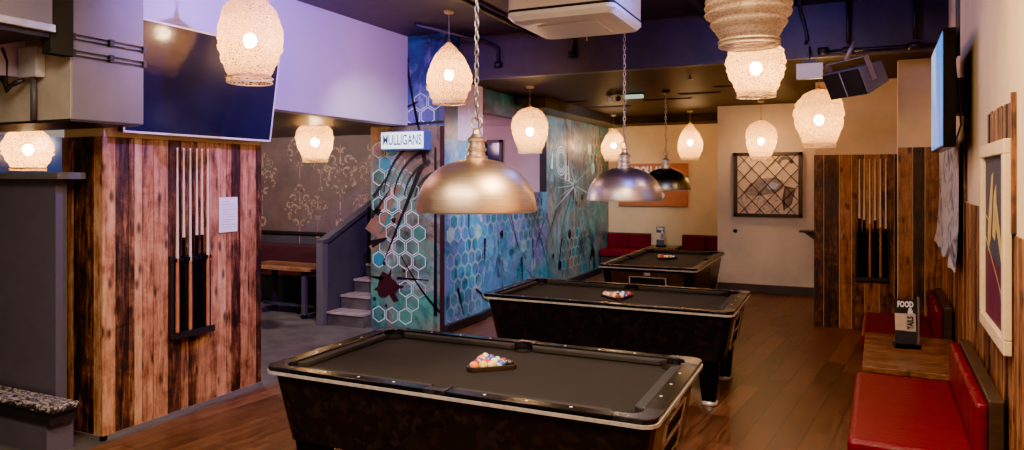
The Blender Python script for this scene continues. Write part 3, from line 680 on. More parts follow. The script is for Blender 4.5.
# order of the balls row by row from the corner that points at the camera
ORDER = [4, 14, 0, 11, 2, 8, 12, 1, 10, 9, 13, 3, 5, 6, 7]
def rack(cx, cy, rz, which, order, seed):
    Z = .745
    t = thing('ball_triangle', 'black triangle rack full of balls on the %s pool table' % which, 'ball rack', (cx, cy, Z), rz, 'triangle racks on the pool tables')
    def tri(r, n=4):
        out = []
        for k in range(3):
            a = radians(-90 + 120 * k); c = (.118 * cos(a), .118 * sin(a)); out += [(c[0] + r * cos(a + radians(-60 + 120 * j / n)), c[1] + r * sin(a + radians(-60 + 120 * j / n))) for j in range(n + 1)]
        return out
    mb = MB(); o_, i_ = tri(.042), tri(.030)
    mb.loft([[(x, y, .0) for x, y in i_], [(x, y, .0) for x, y in o_], [(x, y, .028) for x, y in o_], [(x, y, .028) for x, y in i_], [(x, y, .0) for x, y in i_]], False, False); mb.build('frame', M['rack_wood'], t, .003)
    mb = MB(); mb.prism(tri(.030), .0, .003); mb.build('tray', M['black_matte'], t)
    rnd = random.Random(seed); idx = 0; d = 2 * BR + .0006
    c_, s_ = cos(rz), sin(rz)
    for row in range(5):
        for k in range(row + 1):
            lx = (k - row / 2) * d; ly = -.118 + row * d * sqrt(3) / 2
            if row == 0: pass
            n = order[idx]; o = bpy.data.objects.new('pool_ball', ball_mesh[n]); COL.objects.link(o)
            o.location = (cx + c_ * lx - s_ * ly, cy + s_ * lx + c_ * ly, Z + .003 + BR); o.rotation_euler = (rnd.uniform(.5, 2.6), rnd.uniform(-1, 1), rnd.uniform(0, 6))
            tag(o, '%s ball in the triangle on the %s pool table' % (kinds[n][0], which), 'pool ball', 'balls racked on the %s pool table' % which); idx += 1
M['rack_wood'] = plain('black_plastic_rack', (.030, .018, .016), .25, var=.2)
rack(-1.83, 3.66, radians(-20), 'nearest', ORDER, 1)
rack(-1.84, 6.27, radians(20), 'middle', [6, 8, 13, 4, 7, 11, 14, 0, 9, 1, 12, 3, 5, 10, 2], 2)
rack(-2.16, 9.62, radians(-10), 'farthest', [2, 11, 12, 10, 7, 13, 8, 6, 9, 0, 14, 4, 3, 5, 1], 3)

# ------------------------------------------------------------------ pool lights
def pool_light(x, y, zr, ceil, mat, label, neckmat):
    t = thing('dome_light', label, 'pool table light', (x, y, zr), 0, 'dome lights over the pool tables')
    R = .335
    prof = [(R + .003, 0), (R + .003, .012)] + [(R * cos(a) ** .86 if cos(a) > 0 else .05, .012 + .278 * sin(a)) for a in [radians(6 * k) for k in range(1, 14)]]
    prof = [p for p in prof if p[0] > .05] + [(.05, .293)]
    inner = [(max(.03, r - .008), z - .006) for r, z in reversed(prof)]
    mb = MB(); mb.lathe(prof, n=48); mb.build('shade', mat, t)
    mb = MB(); mb.lathe(inner, n=48); mb.build('reflector', M['white_plastic'], t)
    mb = MB(lambda p: (p[0], p[1], p[2] + .03)); mb.hard([(.064, .256), (.064, .274), (.050, .280), (.048, .30), (.056, .305), (.056, .316), (.047, .322), (.045, .352), (.055, .358), (.055, .372), (.040, .382), (.026, .40), (.022, .42), (.014, .43), (.001, .432)], n=20); mb.build('neck', neckmat, t)
    mb = MB(); mb.tube([(.034 * cos(a), 0, .49 + .034 * sin(a)) for a in [2 * pi * k / 16 for k in range(16)]], .006, 6, closed=True); mb.build('ring', neckmat, t)
    mb = MB(); z = .53; k = 0; top = ceil - zr - .02
    while z < top - .02:
        pts = []
        for a in [2 * pi * j / 12 for j in range(12)]:
            u, w = .011 * cos(a), .026 * sin(a) 
            pts.append((u, 0, z + w) if k % 2 else (0, u, z + w))
        mb.tube(pts, .0038, 5, closed=True); z += .040; k += 1
    mb.build('chain', M['chain'], t)
    mb = MB(); mb.tube([(.012 * sin(k * 1.3), .012 * cos(k * 1.3), .43 + (top - .43) * k / 24) for k in range(25)], .003, 5); mb.build('cable', M['black_paint'], t)
    mb = MB(); mb.lathe([(.001, top - .012), (.05, top - .01), (.055, top + .02)], n=20, cap1=True); mb.build('canopy', M['black_paint'], t)
    mb = MB(); mb.sphere((0, 0, .10), .05, 16, 10); mb.build('bulb', M['pool_bulb'], t)
pool_light(-1.86, 3.56, 1.645, CEIL, M['brass'], 'large brushed brass dome light on a chain over the nearest table', M['brass'])  # all domes are one metal; reflections are coloured into each copy
pool_light(-1.775, 6.27, 1.635, CEIL, M['dome_silver_reflect'], 'silver dome light reflecting blue, over the middle table', M['dome_silver_reflect'])
pool_light(-2.16, 9.66, 1.68, LOWC, M['dome_green_reflect'], 'dome light with painted-in green reflection over the farthest table', M['chain'])

# ------------------------------------------------------------------ woven pendants
PROF_A = [(.10, 1.0), (.22, .985), (.50, .93), (.74, .83), (.90, .70), (.98, .58), (1.0, .50), (.96, .43), (.97, .38), (.88, .30), (.84, .22), (.72, .14), (.66, .08), (.70, .05), (.69, .0)]
PROF_B = [(.12, 1.0), (.35, .97), (.66, .90), (.88, .79), (.99, .66), (1.0, .55), (.96, .47), (.97, .42), (.90, .33), (.80, .22), (.70, .12), (.64, .06), (.66, .0)]
PROF_C = [(.08, 1.0), (.14, .97), (.38, .88), (.62, .77), (.84, .62), (.97, .46), (1.0, .38), (.95, .30), (.96, .26), (.84, .17), (.76, .09), (.70, .05), (.72, .0)]
def pendant(x, y, zb, h, r, ceil, prof, label, lit=True, mat=None, tint=1.0, bz=.45):
    t = thing('pendant_lamp', label, 'pendant lamp', (x, y, zb), 0, 'woven wire pendant lamps')
    rnd = random.Random(int(x * 100 + y * 1000)); P = []
    for i in range(len(prof) - 1):
        for k in range(4):
            f = k / 4; P.append((r * (prof[i][0] * (1 - f) + prof[i + 1][0] * f) * (1 + rnd.uniform(-.02, .02) + .022 * sin(i * 4 + k * 1.57)), h * (prof[i][1] * (1 - f) + prof[i + 1][1] * f)))
    P.append((r * prof[-1][0], 0)); n = 36; ph = rnd.uniform(0, 6)
    rings = [[(q * (1 + .028 * sin(3 * 2 * pi * i / n + z * 11 + ph)) * cos(2 * pi * i / n), q * (1 + .028 * sin(3 * 2 * pi * i / n + z * 11 + ph)) * sin(2 * pi * i / n), z) for i in range(n)] for q, z in P]
    mb = MB(); mb.loft(rings, False, False, smooth=True); mb.build('shade', mat or M['shade'], t)
    mb = MB()
    for z, q in ((0.0, prof[-1][0]), (.05 * h, prof[-2][0])): mb.tube([(r * q * cos(2 * pi * k / 28), r * q * sin(2 * pi * k / 28), z) for k in range(28)], .004, 5, closed=True)
    mb.build('rim_wire', M['rim'], t)
    mb = MB(); mb.lathe([(.001, h * bz + .11), (.018, h * bz + .105), (.022, h * bz + .05), (.001, h * bz + .04)], n=14); mb.build('socket', M['brass'], t)
    mb = MB(); mb.sphere((0, 0, h * bz + .01), .048, 16, 10, sz=1.15); mb.build('bulb', M['bulb'] if lit else M['bulb_dim'], t)
    mb = MB(); mb.lathe([(.001, h + .035), (.012, h + .03), (.016, h), (.03, h - .01)], n=14); mb.build('top_cap', M['brass'], t)
    mb = MB(); mb.tube([(0, 0, h * bz + .1), (0, 0, ceil - zb)], .004, 6); mb.build('cord', M['cordm'], t)
    mb = MB(); mb.lathe([(.001, ceil - zb - .03), (.045, ceil - zb - .025), (.055, ceil - zb)], n=20, cap1=True); mb.build('canopy', M['cream_frame'], t)
M['rim'] = plain('rim_wire', (.55, .42, .28), .5); M['cordm'] = plain('twisted_cord', (.28, .2, .13), .7)
def px(x, t):  # place along a sight line: image column and distance measured from the photograph
    u = (x - 512) / 714; th = .432; return t * (-sin(th) + u * cos(th)), t * (cos(th) + u * sin(th))
def pz(y, t): return H - t * (y - 179.3) / 714
PEND = [  # column, bottom row, top row, distance, width px, profile, ceiling, lit, label
    (250, 83, -8, 5.3, 63, PROF_A, CEIL, True, 'big woven pendant lamp glowing in front of the dark wall television'),
    (449, 104, 42, 7.3, 46, PROF_C, CEIL, True, 'onion-shaped woven pendant lamp in front of the painted pillar top'),
    (530, 153, 107, 9.2, 37, PROF_B, LOWC, True, 'woven pendant lamp hanging in front of the pink alcove'),
    (315, 162, 120, 8.75, 37, PROF_B, 2.47, True, 'woven pendant lamp above the stairs and booth by the wallpaper'),
    (613.5, 161, 128, 13.3, 25, PROF_C, LOWC, True, 'small-looking woven pendant lamp at the far end of the mural'),
    (690, 160, 123, 12.5, 25, PROF_C, LOWC, True, 'woven pendant lamp right of the orange sign'),
    (761, 160, 120, 10.9, 30, PROF_B, LOWC, True, 'woven pendant lamp in front of the framed lattice picture'),
    (819, 147, 89, 7.65, 47, PROF_B, LOWC, True, 'woven pendant lamp below the loudspeaker, left of the plank cladding'),
    (756, 97, 36, 5.75, 57, PROF_B, CEIL, True, 'bright woven pendant lamp right behind the dull unlit one'),
    (749, 46, -36, 3.95, 84, PROF_A, CEIL, False, 'large unlit tan woven pendant lamp at the top edge of the view'),
    (28, 171, 126, 7.0, 45, PROF_A, 2.47, True, 'woven pendant lamp glowing above the dark partition ledge on the left')]
for x, yb, yt, t, w, pr, ce, lit, lab in PEND:
    X, Y = px(x, t); zb = pz(yb, t); h = pz(yt, t) - zb
    pendant(X, Y, zb, h, w * t / 714 / 2, ce, pr, lab, lit, M['shade'] if lit else M['shade_dull'])

# ------------------------------------------------------------------ cue racks and cues
def cue_mesh(butt, split):
    """cue standing on its butt, 1.43 m tall"""
    a = MB(); a.lathe([(.0115, split), (.0085, .95), (.0055, 1.415)], n=10); 
    b = MB(); b.lathe([(.001, .0), (.0135, .003), (.0148, .03), (.0140, .30), (.0118, split)], n=12)
    c = MB(); c.lathe([(.0056, 1.415), (.0056, 1.43), (.001, 1.432)], n=8)
    return a, b, c
def cue(loc, butt, split, label, group):
    t = thing('pool_cue', label, 'cue', loc, 0, group); a, b, c = cue_mesh(butt, split)
    a.build('shaft', M['maple'], t); b.build('butt', M['mahog'] if butt == 'brown' else M['black_gloss'], t); c.build('tip', M['white_plastic'], t)
ORD = ['leftmost', 'second', 'third', 'fourth', 'fifth', 'sixth']
def cue_rack(T, label, n, pos, butts, where, group):
    """T(s, out, z): along the wall, off the wall, up"""
    base = T(0, 0, .63)
    t = thing('cue_rack', label, 'cue rack', (0, 0, 0)); s0, s1 = pos[0] - .045, pos[-1] + .038
    def bx(mb, a, b, o0, o1, z0, z1):
        P = [T(s, o, z) for z in (z0, z1) for s, o in ((a, o0), (b, o0), (b, o1), (a, o1))]
        mb.add(P, [(0, 3, 2, 1), (4, 5, 6, 7), (0, 1, 5, 4), (1, 2, 6, 5), (2, 3, 7, 6), (3, 0, 4, 7)])
    mb = MB(); bx(mb, s0, s1, 0, .075, .60, .63); bx(mb, s0, s1, .065, .075, .63, .65); mb.build('bottom_tray', M['black_paint'], t)
    mb = MB(); bx(mb, s0, s1, 0, .02, 1.17, 1.23)
    for p in pos:
        for e in (-.021, .015): bx(mb, p + e, p + e + .006, .02, .056, 1.185, 1.215)
    mb.build('clip_bar', M['black_paint'], t)
    for s in (s0, s1 - .018): mb = MB(); bx(mb, s, s + .018, .001, .03, .63, 1.17); mb.build('side_upright', M['black_paint'], t)
    mb = MB(); bx(mb, s0 + .018, s1 - .018, .0, .008, .63, 1.17); mb.build('backing', M['black_matte'], t)
    for k, (p, (bt, sp)) in enumerate(zip(pos, butts)):
        q = T(p, .036, .631); cue(q, bt, sp, '%s %s-butted cue in the rack on the %s' % (ORD[k], bt, where), group)
cue_rack(lambda s, o, z: (-4.661 + o, s, z), 'black wall cue rack on the left plank column', 6, [3.90, 3.958, 4.02, 4.082, 4.132, 4.19],
         [('brown', .58), ('black', .74), ('brown', .55), ('black', .75), ('black', .75), ('brown', .58)], 'left plank column', 'cues on the left column')
cue_rack(lambda s, o, z: (s, 9.608 - o, z), 'black wall cue rack on the far plank cladding', 6, [.200, .252, .312, .368, .425, .482],
         [('black', .72), ('black', .70), ('brown', .66), ('black', .70), ('brown', .62), ('black', .60)], 'far plank cladding', 'cues on the far cladding')
# paper notice on the column
mb = MB(); mb.box(-4.661, -4.656, 4.335, 4.53, 1.38, 1.67, 0)
for k in range(11): mb.quad((-4.6555, 4.36, 1.63 - .021 * k), (-4.6555, 4.36 + (.145 if k % 4 else .09), 1.63 - .021 * k), (-4.6555, 4.36 + (.145 if k % 4 else .09), 1.634 - .021 * k), (-4.6555, 4.36, 1.634 - .021 * k), 1)
M['grey_ink'] = plain('grey_ink', (.45, .44, .46), .8)
tag(mb.build('paper_notice', [M['white_paper'], M['grey_ink']]), 'white printed paper notice pinned to the planks right of the cue rack', 'notice')

# ------------------------------------------------------------------ televisions
def tv_left():
    t = thing('television', 'large dark flat television tilted down above the left plank column', 'television', (-4.56, 4.11, 2.15))
    t.rotation_euler = (0, radians(8.5), 0)
    mb = MB(); mb.box(-.055, 0, -.72, .70, 0, .81); mb.build('housing', M['black_paint'], t, .006)
    mb = MB()
    for a in ((-.72, .70, 0, .014), (-.72, .70, .798, .81), (-.72, -.708, 0, .81), (.688, .70, 0, .81)): mb.box(0, .006, a[0], a[1], a[2], a[3])
    mb.build('bezel', M['white_plastic'], t)
    mb = MB(); mb.quad((.002, -.708, .014), (.002, .688, .014), (.002, .688, .798), (.002, -.708, .798)); mb.build('screen', M['tv_off'], t)
    mb = MB(); mb.box(-.115, -.055, -.2, .2, .3, .55); mb.build('wall_bracket', M['black_paint'], t)
tv_left()
def tv_right():
    t = thing('television', 'lit flat television seen edge-on high on the right wall', 'television', (.60, 5.39, 2.03), -atan(.05 / 1.15))
    mb = MB(); mb.box(0.003, .075, 0, 1.15, 0, .775); mb.build('housing', M['black_gloss'], t, .006)
    mb = MB(); mb.quad((.0, .015, .015), (.0, .015, .76), (.0, 1.135, .76), (.0, 1.135, .015)); mb.build('screen', M['tv_on'], t)
    mb = MB(); mb.box(.075, .185, .45, .70, .25, .5); mb.build('wall_bracket', M['black_paint'], t)
    mb = MB()
    for k in range(3): mb.tube([(.10, .1 + .1 * k, .6 + .3 * j - .03 * j * j + .02 * sin(j + k)) for j in range(6)] , .006, 6)
    for k in range(2): mb.tube([(.08, .2 + .06 * k, .62), (.10, .12, .35), (.11, .08 + .04 * k, .15), (.085, .15, .05)], .005, 6)
    mb.build('cables', M['black_paint'], t)
tv_right()

# ------------------------------------------------------------------ duct corner on the left
def ducts():
    t = thing('ventilation_duct', 'big grey square metal duct boxing below the ceiling at upper left', 'duct', (-4.30, 2.85, 2.19))
    mb = MB(); mb.box(-1.9, 0, .005, .505, 0, CEIL - 2.19); mb.build('casing', M['duct_metal'], t, .006)
    mb = MB(); mb.box(-1.9, -.004, 0, .006, .004, CEIL - 2.19 - .01); mb.build('tan_face', M['duct_tan'], t)
    mb = MB(); mb.box(-1.9, -.0, .0, .48, -.012, 0); mb.build('underside', M['black_paint'], t)
    for z in (.395, .495):
        mb = MB()
        for dz in (0, .028): mb.tube([(.014, -.0, z + dz), (.014, .515, z + dz)], .004, 6)
        mb.box(.002, .03, .24, .27, z - .008, z + .036); mb.box(.002, .02, .0, .02, z - .008, z + .036); mb.box(.002, .02, .49, .51, z - .008, z + .036); mb.build('clamp_band', M['black_paint'], t)
    b = thing('metal_cabinet', 'grey metal box hung from the ceiling at the top left corner', 'cabinet', (-4.24, 1.4, 2.69))
    mb = MB(); mb.box(-1.2, 0, 0, 1.30, .03, CEIL - 2.69); mb.build('casing', M['duct_metal'], b, .004)
    mb = MB(); mb.box(-.03, .014, 0, 1.31, .0, .045); mb.build('bottom_lip', M['chrome'], b, .004)
    mb = MB(); mb.box(-1.2, -.03, 0, 1.30, -.03, .03); mb.build('underside', M['black_paint'], b)
    mb = MB(); mb.box(-.10, -.02, 1.30, 1.44, -.12, CEIL - 2.69); mb.build('gap_shade_bracket', M['black_matte'], b)  # shade of the gap built as a black block, bracket included
    j = thing('junction_box', 'small pale junction box on the tan duct face', 'junction box', (-4.66, 2.85, 2.46))
    mb = MB(); mb.box(-.065, .115, -.06, -.001, 0, .19); mb.build('box', M['junction'], j, .006)
    mb = MB(); mb.tube([(.045, -.03, 0), (.045, -.03, -.27)], .018, 10); mb.build('conduit', M['grey_paint'], j)
    mb = MB()
    for k in range(6): mb.tube([(-.17 + .016 * k, -.10 - .008 * k, .18), (-.17 + .015 * k, -.11, .10), (-.16 + .012 * k, -.11, .0 - .010 * k), (-.12, -.10, -.05 - .008 * k), (-.06, -.08, -.045 + .004 * k), (-.02, -.05, -.012)], .010, 7)
    tag(rp(mb.build('cable_bundle', M['black_paint']), (-4.66, 2.85, 2.46)), 'bundle of black cables looping into the junction box', 'cables')
def rp(o, loc): o.location = loc; return o
M['junction'] = plain('pale_grey_box', (.46, .42, .42), .5)
ducts()
# half-height partition with ledge, and the low worn-edged box in front
M['partition'] = plain('mauve_grey_paint', (.082, .072, .098), .5, var=.08)
t = thing('partition', 'tall dark grey partition with ledge at the left edge', 'partition', (-4.945, 3.2, 0))
mb = MB(); mb.box(-2.4, .0, -.03, .05, 0, 1.82); mb.build('panel', M['partition'], t)
mb = MB(); mb.box(-2.4, .13, -.10, .10, 1.82, 1.868); mb.build('ledge', M['newel'], t, .004)
def worn_mat():
    m, nt, out = new_mat('chipped_black_paint'); p = N(nt, 'BsdfPrincipled'); L(nt, p.outputs[0], out.inputs[0])
    f = noise_n(nt, coords(nt, (7, 14, 14)), 3, 6, .75, .5); tc = N(nt, 'TexCoord'); s = N(nt, 'SeparateXYZ'); L(nt, tc.outputs['Object'], s.inputs[0])
    f = math_n(nt, 'ADD', f, math_n(nt, 'MULTIPLY', math_n(nt, 'SUBTRACT', s.outputs['Z'], .318), 2.6))
    c = ramp(nt, f, [(.53, (.016, .013, .013)), (.58, (.50, .42, .40))])
    L(nt, c, p.inputs['Base Color']); p.inputs['Roughness'].default_value = .5; return m
t = thing('low_ledge', 'low dark box with a chipped worn edge in the bottom left corner', 'ledge', (-4.74, 3.16, -.0))
mb = MB(); mb.box(-2.5, 0, -.18, 0, 0, .285); mb.build('box', M['partition'], t)
mb = MB(); mb.box(-2.5, .10, -.21, -.02, .285, .335); mb.build('worn_edge', worn_mat(), t, .015, 3)
mb = MB(); mb.box(-2.5, .06, -.195, -.01, .21, .285); mb.build('fascia', M['black_paint'], t)
# blue-lit window of the left bay
mb = MB(); mb.box(-9.0, -8.96, 4.2, 5.9, 1.2, 2.4); w = struct(mb.build('window_1', M['navy_paint']))
g = MB(); g.quad((-8.955, 4.25, 1.25), (-8.955, 5.85, 1.25), (-8.955, 5.85, 2.35), (-8.955, 4.25, 2.35)); g.build('window_pane', screen_mat('night_blue_pane', [(.3, (.01, .02, .10)), (.7, (.02, .05, .22))], .5), w)

# ------------------------------------------------------------------ air conditioner
def aircon():
    t = thing('air_conditioner', 'white ceiling cassette air conditioner at the top of the view', 'air conditioner', (-1.985, 5.58, 3.06))
    a, b = .445, .43
    mb = MB(); rg = [[(x, y, z) for x, y in rrect(hx, hy, .06, 4)] for hx, hy, z in ((a - .10, b - .10, .0), (a - .03, b - .03, .018), (a, b, .055), (a, b, .085))]
    mb.loft(rg, True, True); mb.build('grille_skirt', M['white_plastic'], t)
    mb = MB(); rg = [[(x, y, z) for x, y in rrect(a - .004, b - .004, .055, 4)] for z in (.108, CEIL - 3.06)]; mb.loft(rg); mb.build('body', M['cream_body'], t)
    mb = MB(); mb.loft([[(x, y, z) for x, y in rrect(a - .006, b - .006, .05, 4)] for z in (.08, .112)]); mb.build('air_slot', M['black_matte'], t)
    mb = MB(); mb.box(-.25, .25, -.25, .25, -.010, .0); mb.build('intake_panel', M['white_plastic'], t, .006)
    mb = MB(); mb.tube([(.02, .2, 0), (.015, .22, -.06)], .003, 5); mb.build('sensor_wire', M['white_plastic'], t)
M['cream_body'] = plain('cream_metal', (.72, .60, .48), .45, var=.04)
aircon()

# ------------------------------------------------------------------ things at the bulkhead and ceilings
def speaker():
    t = thing('loudspeaker', 'black wedge loudspeaker with grey side on a bracket below the bulkhead', 'loudspeaker', (.10, 7.35, 2.74))
    t.rotation_euler = (radians(24), 0, radians(-52))
    mb = MB(lambda p: (p[2], p[0], p[1])); mb.prism([(-.10, -.13), (.15, -.10), (.15, .10), (-.10, .13)], -.25, .25); mb.build('cabinet', M['speaker_grey'], t, .006)
    mb = MB(); mb.box(-.24, .24, -.112, -.101, -.12, .12); mb.build('grille', M['black_matte'], t)
    mb = MB(); mb.box(-.005, .005, -.115, -.112, -.12, .12); mb.build('grille_bar', M['chrome'], t)
    mb = MB(); mb.box(.255, .262, -.02, .03, -.03, .20); mb.box(-.262, -.255, -.02, .03, -.03, .20); mb.box(-.262, .262, -.02, .03, .195, .202); mb.tube([(0, .0, .2), (0.05, .12, .33)], .02, 8); mb.build('bracket', M['steel'], t)
M['speaker_grey'] = plain('speaker_grey', (.12, .115, .14), .5)
speaker()
t = thing('emergency_sign', 'small blank white light box under the bulkhead left of the loudspeaker', 'sign box', (-.28, 7.55, 2.80))
mb = MB(); mb.box(-.12, .12, -.03, .03, 0, .15); mb.build('panel', M['white_plastic'], t, .004)
mb = MB(); mb.box(-.06, .06, -.012, .012, .15, .19); mb.tube([(0, 0, .18), (0, 0.03, .32)], .01, 6); mb.build('mount', M['black_paint'], t)
def pipe(pts, r, label, boxes=(), name='conduit_pipe', mat=None):
    o0 = Vector(pts[0]); t = thing(name, label, 'pipe', o0)
    mb = MB(); mb.tube([tuple(Vector(p) - o0) for p in pts], r, 8); mb.build('pipe', mat or M['black_paint'], t)
    for b in boxes: mb = MB(); q = Vector(b) - o0; mb.lathe([(.001, -.03), (.05, -.03), (.05, .03), (.001, .03)], (q.x, q.y, q.z), 12); mb.build('junction', M['black_paint'], t)
yb = 7.59
pipe([(-.20, yb, 3.06), (1.0, yb, 3.06)], .018, 'long black conduit along the foot of the navy bulkhead', [(-.16, yb, 3.07), (.06, yb, 3.06), (.62, yb, 3.06)])
pipe([(.06, yb - .035, 3.12), (.06, yb - .035, CEIL)], .018, 'black drop conduit on the bulkhead just left of the loudspeaker')
pipe([(.62, yb - .035, 3.12), (.62, yb - .035, CEIL)], .018, 'black drop conduit on the bulkhead beside the right wall')
pipe([(-.32, yb, 3.15), (-.30, yb, 3.2), (-.33, yb, 3.35), (-.36, yb, 3.45), (-.36, yb - .3, 3.50)], .016, 'bent dark conduit on the bulkhead above the small white box')
pipe([(-2.75, yb, 3.24), (-2.75, yb, CEIL)], .03, 'thick dark drop pipe on the bulkhead behind the air conditioner', [(-2.75, yb, 3.22)])
pipe([(-3.68, yb, 3.18), (-3.68, yb, 3.36), (-3.78, yb - .1, 3.44), (-4.2, 6.6, 3.50)], .022, 'dark kinked pipe on the bulkhead near the painted pillar', [(-3.68, yb, 3.17)])
for i, (x, lab) in enumerate(((-3.2, 'dark pipe running along the high ceiling left of the air conditioner'), (-1.25, 'dark pipe along the high ceiling right of the air conditioner'), (-.85, 'second dark pipe on the high ceiling behind the unlit pendant'))):
    pipe([(x, .5, CEIL - .05), (x, 7.6, CEIL - .05)], .03, lab, mat=M['navy_paint'])
# slots and small fittings in the low ceiling
def vent(x, y, w, d, lab, rz=0):
    t = thing('ceiling_vent', lab, 'vent', (x, y, LOWC), rz, 'slot vents in the low ceiling')
    mb = MB(); mb.box(-w / 2, w / 2, -d / 2, d / 2, -.012, 0); mb.build('slot', M['black_matte'], t)
    mb = MB(); mb.box(-w / 2 - .02, w / 2 + .02, -d / 2 - .02, d / 2 + .02, -.006, 0); mb.build('frame', M['low_ceiling'], t)
def lowpt(x, y): t = (LOWC - H) * 714 / (179.3 - y); return px(x, t)
for x, y, w, d, lab in ((700, 93, .55, .12, 'slot vent in the low ceiling between the far chains and unlit pendant'), (598, 107, 1.1, .16, 'long dark slot vent in the low ceiling near the mural'), (577, 101.5, .3, .1, 'short slot vent in the low ceiling above the mural'),
                        (735, 85.5, .5, .08, 'slot vent in the low ceiling behind the bright pendant'), (668, 99, .7, .1, 'slot vent in the low ceiling by the chain of the farthest dome light')):
    X, Y = lowpt(x, y); vent(X, Y, w, d, lab)
X, Y = lowpt(622, 94)
t = thing('emergency_light', 'greenish-white emergency light with twin lamps on the low ceiling', 'emergency light', (X, Y, LOWC))
mb = MB(); mb.box(.02, .30, -.04, .04, -.07, -.02); mb.build('diffuser', plain('pale_green_diffuser', (.6, .75, .65), .4, emit=(.6, .9, .7), es=.5), t, .01)
mb = MB(); mb.box(-.22, .32, -.03, .03, -.02, 0); mb.build('bar', M['black_paint'], t)
for x in (-.16, -.05): mb = MB(); mb.sphere((x, -.01, -.065), .045, 14, 8); mb.build('lamp_head', M['white_plastic'] if x < -.1 else M['black_paint'], t)
X, Y = lowpt(690, 75.5)
t = thing('sprinkler_head', 'small dark sprinkler head in the low ceiling', 'sprinkler', (X, Y, LOWC)); mb = MB(); mb.tube([(0, 0, 0), (0, 0, -.04)], .012, 8); mb.build('stem', M['black_paint'], t); mb = MB(); mb.lathe([(.001, -.045), (.035, -.045), (.035, -.04), (.001, -.038)], n=14); mb.build('deflector', M['black_paint'], t)

# lightbox sign on the pillar
def lightbox():
    x0, x1 = px(381, 8.9)[0], px(425, 8.75)[0]
    x0, x1 = -5.03, -4.42
    t = thing('lightbox_sign', 'blue-white illuminated box sign with graffiti lettering on the pillar', 'sign', ((x0 + x1) / 2, 7.297, 2.17)); hw = (x1 - x0) / 2
    mb = MB(); mb.box(-hw, hw, -.16, -.0, 0, .225); mb.build('housing', M['sign_blue'], t, .005)
    mb = MB(); mb.quad((-hw + .01, -.1625, .015), (hw - .01, -.1625, .015), (hw - .01, -.1625, .21), (-hw + .01, -.1625, .21)); mb.build('face', plain('lit_face', (.8, .85, .88), .5, emit=(.72, .86, 1), es=1.3, var=.05), t)
    mb = MB(); text_mesh(mb, 'MULLIGANS', .17, lambda u, v: (u, -.165, .112 + v), narrow=.60, bold=.003); mb.build('lettering', M['sign_ink'], t)
M['sign_blue'] = plain('blue_sign_case', (.05, .08, .30), .4, emit=(.1, .2, .9), es=.15); M['sign_ink'] = plain('blue_grey_lettering', (.06, .16, .24), .6)
lightbox()

